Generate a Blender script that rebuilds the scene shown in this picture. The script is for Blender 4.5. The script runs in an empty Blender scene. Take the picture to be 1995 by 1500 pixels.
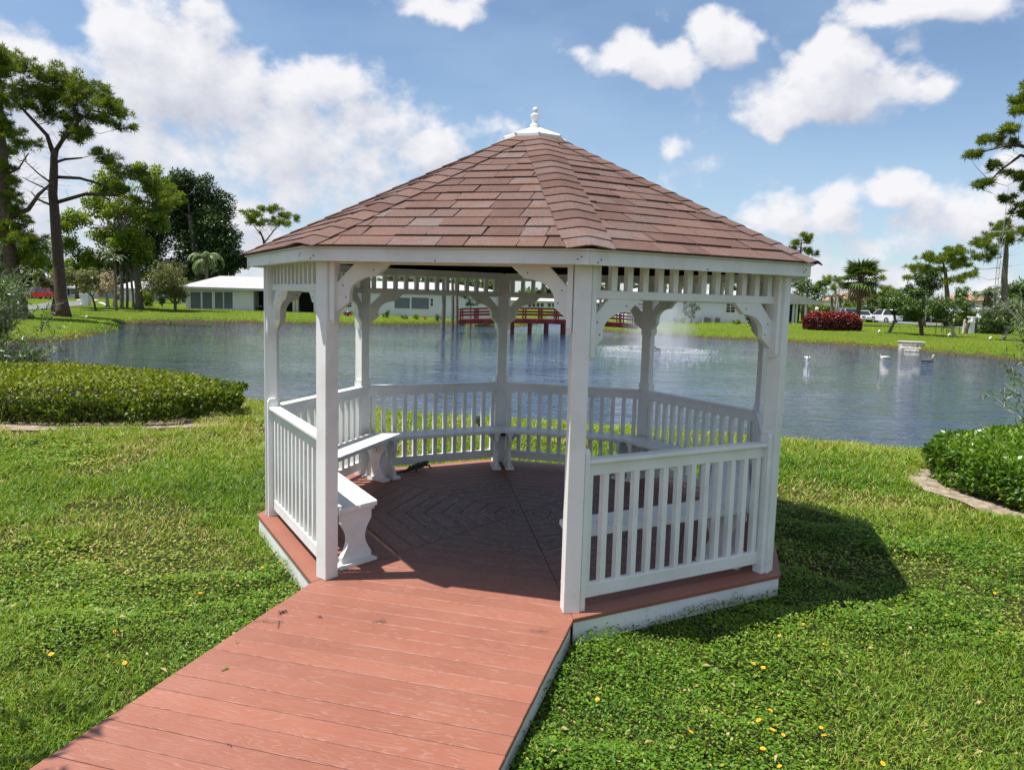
import bpy, bmesh, math, random
import numpy as np
from mathutils import Vector, Matrix

random.seed(7)
RNG = np.random.default_rng(11)
scene = bpy.context.scene
COL = scene.collection
PI = math.pi

# ---------------------------------------------------------------- camera
EYE = 1.788
PITCH, ROLL, FPX = -0.1117, 0.02756, 1503.35      # tilt, roll, focal length in photo pixels
PW, PH = 1995.0, 1500.0
_cp, _sp = math.cos(PITCH), math.sin(PITCH)
CFW = Vector((0, _cp, _sp)); _u0 = Vector((0, -_sp, _cp)); _r0 = Vector((1, 0, 0))
CRT = math.cos(ROLL) * _r0 + math.sin(ROLL) * _u0
CUP = -math.sin(ROLL) * _r0 + math.cos(ROLL) * _u0
cam_data = bpy.data.cameras.new('camera')
cam_data.sensor_fit = 'HORIZONTAL'; cam_data.sensor_width = 36.0
cam_data.lens = FPX / PW * 36.0
cam_data.clip_start = 0.05; cam_data.clip_end = 8000
cam = bpy.data.objects.new('camera', cam_data); COL.objects.link(cam)
M = Matrix.Identity(4)
for i in range(3):
    M[i][0] = CRT[i]; M[i][1] = CUP[i]; M[i][2] = -CFW[i]
M[2][3] = EYE
cam.matrix_world = M
scene.camera = cam

# ---------------------------------------------------------------- sun, sky, exposure
SUN_EL, SUN_DIR = math.radians(68.7), math.radians(188.0)   # direction towards the sun, counter-clockwise from +x
sun_vec = Vector((math.cos(SUN_DIR) * math.cos(SUN_EL), math.sin(SUN_DIR) * math.cos(SUN_EL), math.sin(SUN_EL)))
sd = bpy.data.lights.new('sun', 'SUN'); sd.energy = 5.0; sd.angle = math.radians(0.53); sd.color = (1.0, 0.955, 0.88)
sun = bpy.data.objects.new('sun', sd); COL.objects.link(sun)
sun.rotation_euler = (-sun_vec).to_track_quat('-Z', 'Y').to_euler()
sun.location = sun_vec * 60

scene.view_settings.view_transform = 'Standard'
scene.view_settings.look = 'None'
scene.view_settings.exposure = 0.58
scene.view_settings.gamma = 1.0
scene.view_settings.use_curve_mapping = False
scene.cycles.max_bounces = 8
scene.cycles.transparent_max_bounces = 12
scene.cycles.volume_bounces = 1
scene.cycles.use_denoising = True


def ray(px, py):
    return (CFW + CRT * ((px - PW / 2) / FPX) - CUP * ((py - PH / 2) / FPX))


def az_el(px, py):
    d = ray(px, py).normalized()
    return math.atan2(d.x, d.y), math.asin(d.z)


def on_z(px, py, z):
    d = ray(px, py); t = (z - EYE) / d.z
    return Vector((d.x * t, d.y * t, z))


def at_depth(px, py, y):
    """the point seen at that photo position, y metres ahead of the camera"""
    d = ray(px, py); t = y / d.y
    return Vector((d.x * t, y, EYE + d.z * t))


# ---- world: physical sky plus cumulus placed by compass bearing and height above the horizon
world = bpy.data.worlds.new('World'); scene.world = world; world.use_nodes = True
wn = world.node_tree; wn.nodes.clear()


def nd(t, typ, **kw):
    n = t.nodes.new(typ)
    for k, v in kw.items():
        if k.startswith('i_'):
            n.inputs[k[2:].replace('_', ' ')].default_value = v
        elif k.startswith('x_'):
            n.inputs[int(k[2:])].default_value = v
        else:
            setattr(n, k, v)
    return n


def math_n(t, op, a, b=None, c=None, clamp=False):
    n = t.nodes.new('ShaderNodeMath'); n.operation = op; n.use_clamp = clamp
    for i, v in enumerate((a, b, c)):
        if v is None: continue
        if hasattr(v, 'is_output'): t.links.new(v, n.inputs[i])
        else: n.inputs[i].default_value = v
    return n.outputs[0]


def vmath(t, op, a, b=None, out=0):
    n = t.nodes.new('ShaderNodeVectorMath'); n.operation = op
    for i, v in enumerate((a, b)):
        if v is None: continue
        if hasattr(v, 'is_output'): t.links.new(v, n.inputs[i])
        else: n.inputs[i].default_value = v
    return n.outputs[out]


# cumulus: photo centre x, y, half width, half height, weight (turned into bearing and elevation)
CLOUDS = [
    (330, 120, 150, 130, 1.0), (255, 60, 95, 75, .9), (440, 160, 110, 90, .9), (90, 170, 260, 110, .66),
    (560, 290, 380, 170, .62), (200, 290, 330, 130, .62), (700, 220, 150, 60, .66), (840, 290, 80, 50, .75),
    (620, 180, 130, 70, .8), (330, 430, 420, 100, .62), (600, 430, 60, 40, .5),
    (1290, 108, 150, 42, .85), (1405, 80, 70, 65, .9), (1230, 90, 60, 40, .7),
    (1600, 185, 150, 70, 1.0), (1640, 120, 75, 60, .9), (1520, 225, 75, 45, .8), (1770, 180, 95, 45, .6),
    (1810, 14, 200, 44, .9), (1760, 85, 40, 40, .4),
    (865, 12, 80, 36, .75), (1305, 295, 45, 32, .62), (985, 225, 45, 25, .45),
    (1510, 415, 80, 55, .75), (1640, 365, 60, 40, .62), (1745, 360, 62, 42, .72), (1625, 425, 60, 40, .7),
    (1880, 415, 130, 62, .75), (1945, 365, 70, 50, .7), (1690, 475, 65, 28, .5), (1500, 500, 200, 40, .45),
    (1790, 440, 70, 40, .7), (1200, 350, 200, 40, .35), (1700, 545, 400, 36, .5), (150, 520, 400, 60, .6),
]
grp = bpy.data.node_groups.new('cloud_cover', 'ShaderNodeTree')
grp.interface.new_socket('Angles', in_out='INPUT', socket_type='NodeSocketVector')
grp.interface.new_socket('Cover', in_out='OUTPUT', socket_type='NodeSocketFloat')
gi = grp.nodes.new('NodeGroupInput'); go = grp.nodes.new('NodeGroupOutput')
warp = nd(grp, 'ShaderNodeTexNoise', noise_dimensions='3D'); warp.inputs['Scale'].default_value = 14; warp.inputs['Detail'].default_value = 3
grp.links.new(gi.outputs[0], warp.inputs['Vector'])
wv = vmath(grp, 'SCALE', vmath(grp, 'SUBTRACT', warp.outputs['Color'], (.5, .5, .5)))
wv.node.inputs['Scale'].default_value = .055
P_ = vmath(grp, 'ADD', gi.outputs[0], wv)
acc = None
for (cx_, cy_, rx_, ry_, w_) in CLOUDS:
    a0, e0 = az_el(cx_, cy_); a1, _ = az_el(cx_ + rx_, cy_); _, e1 = az_el(cx_, cy_ - ry_)
    ra, re = abs(a1 - a0), abs(e1 - e0)
    q = vmath(grp, 'MULTIPLY', vmath(grp, 'SUBTRACT', P_, (a0, e0, 0)), (1 / ra, 1 / re, 0))
    l2 = vmath(grp, 'DOT_PRODUCT', q, q, out=1)
    v = math_n(grp, 'MULTIPLY_ADD', l2, -w_ * .55, w_)
    acc = v if acc is None else math_n(grp, 'SMOOTH_MAX', acc, v, .14)
# the rest of the sky carries scattered cumulus of the same kind
big = nd(grp, 'ShaderNodeTexNoise', noise_dimensions='3D'); big.inputs['Scale'].default_value = 2.3; big.inputs['Detail'].default_value = 2
grp.links.new(vmath(grp, 'MULTIPLY', gi.outputs[0], (1, 1.9, 1)), big.inputs['Vector'])
sx = nd(grp, 'ShaderNodeSeparateXYZ'); grp.links.new(gi.outputs[0], sx.inputs[0])
away = math_n(grp, 'MULTIPLY_ADD', math_n(grp, 'ABSOLUTE', sx.outputs[0]), 1.6, -1.05, clamp=True)
bigv = math_n(grp, 'MULTIPLY', math_n(grp, 'MULTIPLY_ADD', big.outputs[0], 4.0, -1.75), away)
acc = math_n(grp, 'MAXIMUM', acc, math_n(grp, 'MINIMUM', bigv, .8))
fine = nd(grp, 'ShaderNodeTexNoise', noise_dimensions='3D'); fine.inputs['Scale'].default_value = 15
fine.inputs['Detail'].default_value = 8; fine.inputs['Roughness'].default_value = .57
grp.links.new(vmath(grp, 'MULTIPLY', gi.outputs[0], (1, 1.25, 1)), fine.inputs['Vector'])
cov = math_n(grp, 'ADD', acc, math_n(grp, 'MULTIPLY_ADD', fine.outputs[0], 1.75, -.875))
grp.links.new(cov, go.inputs[0])

tc = nd(wn, 'ShaderNodeTexCoord')
dv = vmath(wn, 'NORMALIZE', tc.outputs['Generated'])
sep = nd(wn, 'ShaderNodeSeparateXYZ'); wn.links.new(dv, sep.inputs[0])
azn = math_n(wn, 'ARCTAN2', sep.outputs[0], sep.outputs[1])
eln = math_n(wn, 'ARCSINE', sep.outputs[2])
ang = nd(wn, 'ShaderNodeCombineXYZ'); wn.links.new(azn, ang.inputs[0]); wn.links.new(eln, ang.inputs[1])
c1 = wn.nodes.new('ShaderNodeGroup'); c1.node_tree = grp; wn.links.new(ang.outputs[0], c1.inputs[0])
c2 = wn.nodes.new('ShaderNodeGroup'); c2.node_tree = grp
wn.links.new(vmath(wn, 'ADD', ang.outputs[0], (-.016, .03, 0)), c2.inputs[0])
dens = nd(wn, 'ShaderNodeMapRange', interpolation_type='SMOOTHSTEP'); wn.links.new(c1.outputs[0], dens.inputs[0])
dens.inputs[1].default_value = .16; dens.inputs[2].default_value = .66
# light on the cloud: brighter where there is less cloud towards the sun, greyer in the thick of it and below
dif = math_n(wn, 'SUBTRACT', c1.outputs[0], c2.outputs[0])
lit = math_n(wn, 'ADD', math_n(wn, 'MULTIPLY_ADD', dif, .5, .70), math_n(wn, 'MULTIPLY', c1.outputs[0], -.13), clamp=True)
ramp = nd(wn, 'ShaderNodeValToRGB'); wn.links.new(lit, ramp.inputs[0])
e = ramp.color_ramp.elements
e[0].position = .1; e[0].color = (.40, .43, .53, 1)
e[1].position = .85; e[1].color = (.90, .90, .93, 1)
m_ = ramp.color_ramp.elements.new(.45); m_.color = (.63, .65, .74, 1)
# thin high veil
veil = nd(wn, 'ShaderNodeTexNoise', noise_dimensions='3D'); veil.inputs['Scale'].default_value = 2.4; veil.inputs['Detail'].default_value = 4
veil.inputs['Roughness'].default_value = .55
wn.links.new(vmath(wn, 'MULTIPLY', ang.outputs[0], (1, 2.6, 1)), veil.inputs['Vector'])
vm = nd(wn, 'ShaderNodeMapRange'); wn.links.new(veil.outputs[0], vm.inputs[0])
vm.inputs[1].default_value = .38; vm.inputs[2].default_value = .75; vm.inputs[3].default_value = .0; vm.inputs[4].default_value = .45
low = math_n(wn, 'MULTIPLY_ADD', eln, -1.5, .40, clamp=True)     # whiter towards the horizon
veil_f = math_n(wn, 'ADD', vm.outputs[0], low, clamp=True)
sky = nd(wn, 'ShaderNodeTexSky', sky_type='NISHITA', sun_disc=False, sun_elevation=SUN_EL,
         sun_rotation=math.atan2(sun_vec.x, sun_vec.y), air_density=1.0, dust_density=.3, ozone_density=2.5)
SKY = 0.090
bg_sky = nd(wn, 'ShaderNodeBackground'); bg_sky.inputs['Strength'].default_value = SKY
wn.links.new(sky.outputs[0], bg_sky.inputs[0])
bg_veil = nd(wn, 'ShaderNodeBackground'); bg_veil.inputs[0].default_value = (.50, .68, .90, 1); bg_veil.inputs[1].default_value = .67
bg_cl = nd(wn, 'ShaderNodeBackground'); wn.links.new(ramp.outputs[0], bg_cl.inputs[0]); bg_cl.inputs[1].default_value = .69
mx1 = nd(wn, 'ShaderNodeMixShader'); mx2 = nd(wn, 'ShaderNodeMixShader'); wo = nd(wn, 'ShaderNodeOutputWorld')
wn.links.new(veil_f, mx1.inputs[0]); wn.links.new(bg_sky.outputs[0], mx1.inputs[1]); wn.links.new(bg_veil.outputs[0], mx1.inputs[2])
wn.links.new(dens.outputs[0], mx2.inputs[0]); wn.links.new(mx1.outputs[0], mx2.inputs[1]); wn.links.new(bg_cl.outputs[0], mx2.inputs[2])
wn.links.new(mx2.outputs[0], wo.inputs[0])
world.cycles.sampling_method = 'MANUAL'; world.cycles.sample_map_resolution = 512

# ---------------------------------------------------------------- helpers


def tag(o, label=None, cat=None, group=None, kind=None):
    if label: o['label'] = label
    if cat: o['category'] = cat
    if group: o['group'] = group
    if kind: o['kind'] = kind
    return o


def empty(name, loc=(0, 0, 0), rz=0.0, label=None, cat=None, group=None):
    o = bpy.data.objects.new(name, None); COL.objects.link(o)
    o.empty_display_size = .2
    o.location = loc; o.rotation_euler = (0, 0, rz)
    return tag(o, label, cat, group)


def link(name, me, parent=None, loc=None, rot=None):
    o = bpy.data.objects.new(name, me); COL.objects.link(o)
    if parent is not None: o.parent = parent
    if loc is not None: o.location = loc
    if rot is not None: o.rotation_euler = rot
    return o


class MB:
    """collects boxes, prisms, tubes and turned shapes, then links them as one mesh object"""
    def __init__(s): s.v = []; s.f = []

    def add(s, vs, fs, mat=None):
        n = len(s.v)
        s.v += [tuple(mat @ Vector(v)) for v in vs] if mat is not None else [tuple(v) for v in vs]
        s.f += [[i + n for i in f] for f in fs]
        return s

    def box(s, x0, x1, y0, y1, z0, z1, mat=None):
        return s.add([(x0, y0, z0), (x1, y0, z0), (x1, y1, z0), (x0, y1, z0), (x0, y0, z1), (x1, y0, z1), (x1, y1, z1), (x0, y1, z1)],
                     [(0, 3, 2, 1), (4, 5, 6, 7), (0, 1, 5, 4), (1, 2, 6, 5), (2, 3, 7, 6), (3, 0, 4, 7)], mat)

    def prism(s, poly, h0, h1, axis='z', mat=None):
        n = len(poly)
        def P(a, b, h): return (a, b, h) if axis == 'z' else ((a, h, b) if axis == 'y' else (h, a, b))
        vs = [P(a, b, h0) for a, b in poly] + [P(a, b, h1) for a, b in poly]
        fs = [list(range(n))[::-1], list(range(n, 2 * n))] + [[i, (i + 1) % n, n + (i + 1) % n, n + i] for i in range(n)]
        return s.add(vs, fs, mat)

    def tube(s, pts, radii, n=8, caps=True):
        pts = [Vector(p) for p in pts]; vs = []; fs = []
        ref = Vector((.31, .95, .05))
        for i, p in enumerate(pts):
            d = (pts[min(i + 1, len(pts) - 1)] - pts[max(i - 1, 0)])
            if d.length < 1e-9: d = Vector((0, 0, 1))
            d.normalize()
            a = d.cross(ref)
            if a.length < .1: a = d.cross(Vector((1, 0, 0)))
            a.normalize(); b = d.cross(a)
            r = radii[i] if hasattr(radii, '__len__') else radii
            for k in range(n):
                t = 2 * PI * k / n
                vs.append(p + (a * math.cos(t) + b * math.sin(t)) * r)
        for i in range(len(pts) - 1):
            for k in range(n):
                fs.append((i * n + k, i * n + (k + 1) % n, (i + 1) * n + (k + 1) % n, (i + 1) * n + k))
        if caps:
            fs.append(list(range(n))[::-1]); fs.append([(len(pts) - 1) * n + k for k in range(n)])
        return s.add(vs, fs)

    def lathe(s, prof, n=16, mat=None):
        vs = []; fs = []
        for (r, z) in prof:
            for k in range(n):
                t = 2 * PI * k / n; vs.append((r * math.cos(t), r * math.sin(t), z))
        for i in range(len(prof) - 1):
            for k in range(n):
                fs.append((i * n + k, i * n + (k + 1) % n, (i + 1) * n + (k + 1) % n, (i + 1) * n + k))
        fs.append(list(range(n))[::-1]); fs.append([(len(prof) - 1) * n + k for k in range(n)])
        return s.add(vs, fs, mat)

    def ball(s, c, r, n=10, m=6, sx=1, sy=1, sz=1):
        vs = []; fs = []
        for i in range(m + 1):
            ph = PI * i / m
            for k in range(n):
                t = 2 * PI * k / n
                vs.append((c[0] + r * sx * math.sin(ph) * math.cos(t), c[1] + r * sy * math.sin(ph) * math.sin(t), c[2] - r * sz * math.cos(ph)))
        for i in range(m):
            for k in range(n):
                fs.append((i * n + k, i * n + (k + 1) % n, (i + 1) * n + (k + 1) % n, (i + 1) * n + k))
        return s.add(vs, fs)

    def mesh(s, name, mat, smooth=False):
        me = bpy.data.meshes.new(name); me.from_pydata(s.v, [], s.f)
        if mat: me.materials.append(mat)
        if smooth: me.polygons.foreach_set('use_smooth', [True] * len(me.polygons))
        me.update()
        return me

    def build(s, name, mat, parent=None, loc=None, rot=None, smooth=False, bevel=0):
        o = link(name, s.mesh(name, mat, smooth), parent, loc, rot)
        if bevel:
            b = o.modifiers.new('bevel', 'BEVEL'); b.width = bevel; b.segments = 1; b.limit_method = 'ANGLE'; b.angle_limit = .6
        return o


def np_mesh(name, verts, faces, mat, rnd=None, smooth=False):
    """verts (n,3), faces (m,k) arrays; rnd = one value per vertex used for colour variation between leaves"""
    me = bpy.data.meshes.new(name)
    n, (m, k) = len(verts), faces.shape
    me.vertices.add(n); me.vertices.foreach_set('co', np.ascontiguousarray(verts, dtype=np.float32).ravel())
    me.loops.add(m * k); me.loops.foreach_set('vertex_index', np.ascontiguousarray(faces, dtype=np.int32).ravel())
    me.polygons.add(m); me.polygons.foreach_set('loop_start', np.arange(0, m * k, k, dtype=np.int32))
    if smooth: me.polygons.foreach_set('use_smooth', np.ones(m, dtype=bool))
    if rnd is not None:
        a = me.attributes.new('rnd', 'FLOAT', 'POINT'); a.data.foreach_set('value', np.ascontiguousarray(rnd, dtype=np.float32))
    me.materials.append(mat)
    me.update(calc_edges=True)
    return me


def norm(a): return a / np.maximum(np.linalg.norm(a, axis=1, keepdims=True), 1e-9)


def leaves(cen, dirv, nrm, length, width, curl=.15):
    """one folded rhombus per row: base, left, tip, right"""
    n = len(cen)
    dirv = norm(dirv); side = norm(np.cross(dirv, nrm)); nn = np.cross(side, dirv)
    length = np.broadcast_to(np.asarray(length, float), (n,))[:, None]; width = np.broadcast_to(np.asarray(width, float), (n,))[:, None]
    base = cen; tip = cen + dirv * length - nn * length * curl
    mid = cen + dirv * length * .45 + nn * length * curl * .5
    v = np.stack([base, mid - side * width * .5, tip, mid + side * width * .5], 1).reshape(-1, 3)
    f = np.arange(n * 4).reshape(n, 4)
    return v, f


def rand_dirs(n):
    return norm(RNG.normal(size=(n, 3)))


# ---------------------------------------------------------------- materials
MATS = {}


def mat_new(name):
    m = bpy.data.materials.new(name); m.use_nodes = True; t = m.node_tree; t.nodes.clear()
    out = nd(t, 'ShaderNodeOutputMaterial')
    return m, t, out


def ramp_n(t, fac, stops):
    r = nd(t, 'ShaderNodeValToRGB'); t.links.new(fac, r.inputs[0])
    els = r.color_ramp.elements
    while len(els) < len(stops): els.new(.5)
    for e_, (p, c) in zip(els, stops):
        e_.position = p; e_.color = (*c, 1)
    return r.outputs[0]


def mat_simple(name, col, rough=.6, noise=0.0, nscale=8.0, bump=0.0, bscale=60.0, metallic=0.0, spec=.4):
    if name in MATS: return MATS[name]
    m, t, out = mat_new(name)
    p = nd(t, 'ShaderNodeBsdfPrincipled'); p.inputs['Roughness'].default_value = rough; p.inputs['Metallic'].default_value = metallic
    p.inputs['Specular IOR Level'].default_value = spec
    p.inputs['Base Color'].default_value = (*col, 1)
    g = nd(t, 'ShaderNodeNewGeometry')
    if noise:
        n = nd(t, 'ShaderNodeTexNoise'); n.inputs['Scale'].default_value = nscale; n.inputs['Detail'].default_value = 5
        t.links.new(g.outputs['Position'], n.inputs['Vector'])
        lo = tuple(c * (1 - noise) for c in col); hi = tuple(min(1, c * (1 + noise)) for c in col)
        t.links.new(ramp_n(t, n.outputs[0], [(.3, lo), (.7, hi)]), p.inputs['Base Color'])
    if bump:
        n = nd(t, 'ShaderNodeTexNoise'); n.inputs['Scale'].default_value = bscale; n.inputs['Detail'].default_value = 4
        t.links.new(g.outputs['Position'], n.inputs['Vector'])
        b = nd(t, 'ShaderNodeBump'); b.inputs['Strength'].default_value = bump; b.inputs['Distance'].default_value = .01
        t.links.new(n.outputs[0], b.inputs['Height']); t.links.new(b.outputs[0], p.inputs['Normal'])
    t.links.new(p.outputs[0], out.inputs[0])
    MATS[name] = m
    return m


LEAF_GAIN = 1.5


def mat_leaf(name, stops, rough=.5, trans=.35, spec=.3, patch=0.0, pscale=.6, gain=None):
    """leaf colour runs along a ramp with each leaf's own random value; thin leaves let light through"""
    if name in MATS: return MATS[name]
    m, t, out = mat_new(name)
    a = nd(t, 'ShaderNodeAttribute', attribute_name='rnd')
    fac = a.outputs['Fac']
    if patch:
        g = nd(t, 'ShaderNodeNewGeometry'); n = nd(t, 'ShaderNodeTexNoise'); n.inputs['Scale'].default_value = pscale; n.inputs['Detail'].default_value = 3
        t.links.new(g.outputs['Position'], n.inputs['Vector'])
        fac = math_n(t, 'ADD', fac, math_n(t, 'MULTIPLY_ADD', n.outputs[0], patch * 2, -patch), clamp=True)
    k_ = gain or LEAF_GAIN
    col = ramp_n(t, fac, [(p_, tuple(min(.8, c_ * k_) for c_ in col_)) for p_, col_ in stops])
    p = nd(t, 'ShaderNodeBsdfPrincipled'); p.inputs['Roughness'].default_value = rough; p.inputs['Specular IOR Level'].default_value = spec
    t.links.new(col, p.inputs['Base Color'])
    tr = nd(t, 'ShaderNodeBsdfTranslucent')
    hs = nd(t, 'ShaderNodeHueSaturation'); hs.inputs['Hue'].default_value = .485; hs.inputs['Saturation'].default_value = 1.1; hs.inputs['Value'].default_value = 1.25
    t.links.new(col, hs.inputs['Color']); t.links.new(hs.outputs[0], tr.inputs[0])
    mx = nd(t, 'ShaderNodeMixShader'); mx.inputs[0].default_value = trans
    t.links.new(p.outputs[0], mx.inputs[1]); t.links.new(tr.outputs[0], mx.inputs[2]); t.links.new(mx.outputs[0], out.inputs[0])
    MATS[name] = m
    return m


def mat_white(name='white_paint', dirt=.0):
    """white vinyl and paint with faint grime and, on low pieces, splashed soil specks"""
    if name in MATS: return MATS[name]
    m, t, out = mat_new(name)
    p = nd(t, 'ShaderNodeBsdfPrincipled'); p.inputs['Roughness'].default_value = .42; p.inputs['Specular IOR Level'].default_value = .35
    g = nd(t, 'ShaderNodeNewGeometry')
    n = nd(t, 'ShaderNodeTexNoise'); n.inputs['Scale'].default_value = 3.5; n.inputs['Detail'].default_value = 7; n.inputs['Roughness'].default_value = .62
    t.links.new(g.outputs['Position'], n.inputs['Vector'])
    c = ramp_n(t, n.outputs[0], [(.32, (.69, .695, .67)), (.55, (.79, .795, .79))])
    if dirt:
        n2 = nd(t, 'ShaderNodeTexNoise'); n2.inputs['Scale'].default_value = 55; n2.inputs['Detail'].default_value = 6; n2.inputs['Roughness'].default_value = .7
        t.links.new(g.outputs['Position'], n2.inputs['Vector'])
        sz = nd(t, 'ShaderNodeSeparateXYZ'); t.links.new(g.outputs['Position'], sz.inputs[0])
        hgt = nd(t, 'ShaderNodeMapRange'); t.links.new(sz.outputs[2], hgt.inputs[0])
        hgt.inputs[1].default_value = .22; hgt.inputs[2].default_value = -.15; hgt.inputs[3].default_value = 0; hgt.inputs[4].default_value = .10
        f = math_n(t, 'ADD', n2.outputs[0], math_n(t, 'MULTIPLY', hgt.outputs[0], dirt))
        spk = nd(t, 'ShaderNodeMapRange'); t.links.new(f, spk.inputs[0]); spk.inputs[1].default_value = .66; spk.inputs[2].default_value = .8
        mx = nd(t, 'ShaderNodeMix', data_type='RGBA'); t.links.new(spk.outputs[0], mx.inputs[0]); t.links.new(c, mx.inputs[6]); mx.inputs[7].default_value = (.30, .24, .17, 1)
        c = mx.outputs[2]
    t.links.new(c, p.inputs['Base Color'])
    b = nd(t, 'ShaderNodeBump'); b.inputs['Strength'].default_value = .08; b.inputs['Distance'].default_value = .01
    t.links.new(n.outputs[0], b.inputs['Height']); t.links.new(b.outputs[0], p.inputs['Normal'])
    t.links.new(p.outputs[0], out.inputs[0])
    MATS[name] = m
    return m


def mat_deck(name='deck_composite', grain=1.0):
    """brown-red wood composite boards, embossed cathedral grain along each board's own length"""
    if name in MATS: return MATS[name]
    m, t, out = mat_new(name)
    p = nd(t, 'ShaderNodeBsdfPrincipled'); p.inputs['Roughness'].default_value = .55; p.inputs['Specular IOR Level'].default_value = .45
    tcn = nd(t, 'ShaderNodeTexCoord'); oi = nd(t, 'ShaderNodeObjectInfo')
    off = vmath(t, 'ADD', tcn.outputs['Object'], vmath(t, 'MULTIPLY', nd_comb(t, oi.outputs['Random']), (37., 11., 0)))
    st = vmath(t, 'MULTIPLY', off, (1.0, 9.0, 1.0))
    n1 = nd(t, 'ShaderNodeTexNoise'); n1.inputs['Scale'].default_value = 1.6; n1.inputs['Detail'].default_value = 3; n1.inputs['Distortion'].default_value = .6
    t.links.new(st, n1.inputs['Vector'])
    w = math_n(t, 'FRACT', math_n(t, 'MULTIPLY', n1.outputs[0], 16.0))
    ring = math_n(t, 'SMOOTHSTEP' if False else 'PINGPONG', math_n(t, 'MULTIPLY', n1.outputs[0], 13.0), .5)
    spots = nd(t, 'ShaderNodeTexNoise'); spots.inputs['Scale'].default_value = 3.0; spots.inputs['Detail'].default_value = 2
    t.links.new(tcn.outputs['Object'], spots.inputs['Vector'])
    blot = nd(t, 'ShaderNodeTexNoise'); blot.inputs['Scale'].default_value = 1.1; blot.inputs['Detail'].default_value = 6; blot.inputs['Roughness'].default_value = .6
    g = nd(t, 'ShaderNodeNewGeometry'); t.links.new(g.outputs['Position'], blot.inputs['Vector'])
    base = ramp_n(t, blot.outputs[0], [(.30, (.222, .080, .050)), (.52, (.262, .098, .062)), (.75, (.296, .124, .084))])
    line = nd(t, 'ShaderNodeMapRange', interpolation_type='SMOOTHSTEP'); t.links.new(ring, line.inputs[0])
    line.inputs[1].default_value = .36; line.inputs[2].default_value = .5
    patchm = nd(t, 'ShaderNodeMapRange'); t.links.new(spots.outputs[0], patchm.inputs[0]); patchm.inputs[1].default_value = .34; patchm.inputs[2].default_value = .54
    shade_tint = nd(t, 'ShaderNodeSeparateColor'); t.links.new(oi.outputs['Color'], shade_tint.inputs[0])     # per-board tint: shade under the roof painted into the colour
    lf = math_n(t, 'MULTIPLY', math_n(t, 'MULTIPLY', math_n(t, 'MULTIPLY', line.outputs[0], patchm.outputs[0]), grain), math_n(t, 'MULTIPLY_ADD', shade_tint.outputs[0], -1.25, 1.55, clamp=True))
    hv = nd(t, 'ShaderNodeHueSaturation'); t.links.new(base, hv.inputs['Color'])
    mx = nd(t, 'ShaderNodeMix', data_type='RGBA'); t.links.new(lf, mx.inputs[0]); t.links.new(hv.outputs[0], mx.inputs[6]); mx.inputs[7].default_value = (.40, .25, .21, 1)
    t.links.new(math_n(t, 'MULTIPLY', math_n(t, 'MULTIPLY_ADD', oi.outputs['Random'], .16, .92), shade_tint.outputs[0]), hv.inputs['Value'])
    t.links.new(math_n(t, 'MULTIPLY_ADD', shade_tint.outputs[0], .2, .8), hv.inputs['Saturation'])
    fine = nd(t, 'ShaderNodeTexNoise'); fine.inputs['Scale'].default_value = 90; fine.inputs['Detail'].default_value = 3
    t.links.new(vmath(t, 'MULTIPLY', tcn.outputs['Object'], (.35, 1, 1)), fine.inputs['Vector'])
    t.links.new(mx.outputs[2], p.inputs['Base Color'])
    h = math_n(t, 'ADD', math_n(t, 'MULTIPLY', ring, -1.0 * grain), math_n(t, 'MULTIPLY', fine.outputs[0], .5))
    b = nd(t, 'ShaderNodeBump'); b.inputs['Strength'].default_value = .5; b.inputs['Distance'].default_value = .0025
    t.links.new(h, b.inputs['Height']); t.links.new(b.outputs[0], p.inputs['Normal'])
    t.links.new(p.outputs[0], out.inputs[0])
    MATS[name] = m
    return m


def nd_comb(t, s):
    c = nd(t, 'ShaderNodeCombineXYZ')
    for i in range(3): t.links.new(s, c.inputs[i])
    return c.outputs[0]


def mat_shingle():
    m, t, out = mat_new('asphalt_shingle')
    p = nd(t, 'ShaderNodeBsdfPrincipled'); p.inputs['Roughness'].default_value = .9; p.inputs['Specular IOR Level'].default_value = .2
    oi = nd(t, 'ShaderNodeObjectInfo'); g = nd(t, 'ShaderNodeNewGeometry')
    att = nd(t, 'ShaderNodeAttribute', attribute_name='rnd')
    f0 = math_n(t, 'FRACT', math_n(t, 'ADD', oi.outputs['Random'], att.outputs['Fac']))
    n = nd(t, 'ShaderNodeTexNoise'); n.inputs['Scale'].default_value = 5; n.inputs['Detail'].default_value = 2
    t.links.new(g.outputs['Position'], n.inputs['Vector'])
    f = math_n(t, 'ADD', f0, math_n(t, 'MULTIPLY_ADD', n.outputs[0], .7, -.35), clamp=True)
    c = ramp_n(t, f, [(.0, (.100, .058, .048)), (.35, (.128, .074, .060)), (.6, (.124, .082, .071)), (.85, (.148, .084, .066)), (1., (.145, .108, .100))])
    gr = nd(t, 'ShaderNodeTexNoise'); gr.inputs['Scale'].default_value = 260; gr.inputs['Detail'].default_value = 2
    t.links.new(g.outputs['Position'], gr.inputs['Vector'])
    hv = nd(t, 'ShaderNodeHueSaturation'); t.links.new(c, hv.inputs['Color'])
    mr = nd(t, 'ShaderNodeMapRange'); t.links.new(gr.outputs[0], mr.inputs[0]); mr.inputs[1].default_value = .3; mr.inputs[2].default_value = .72
    mr.inputs[3].default_value = .35; mr.inputs[4].default_value = 1.9
    t.links.new(mr.outputs[0], hv.inputs['Value']); hv.inputs['Saturation'].default_value = 1.0
    t.links.new(hv.outputs[0], p.inputs['Base Color'])
    b = nd(t, 'ShaderNodeBump'); b.inputs['Strength'].default_value = .6; b.inputs['Distance'].default_value = .003
    t.links.new(gr.outputs[0], b.inputs['Height']); t.links.new(b.outputs[0], p.inputs['Normal'])
    t.links.new(p.outputs[0], out.inputs[0])
    return m


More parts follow.
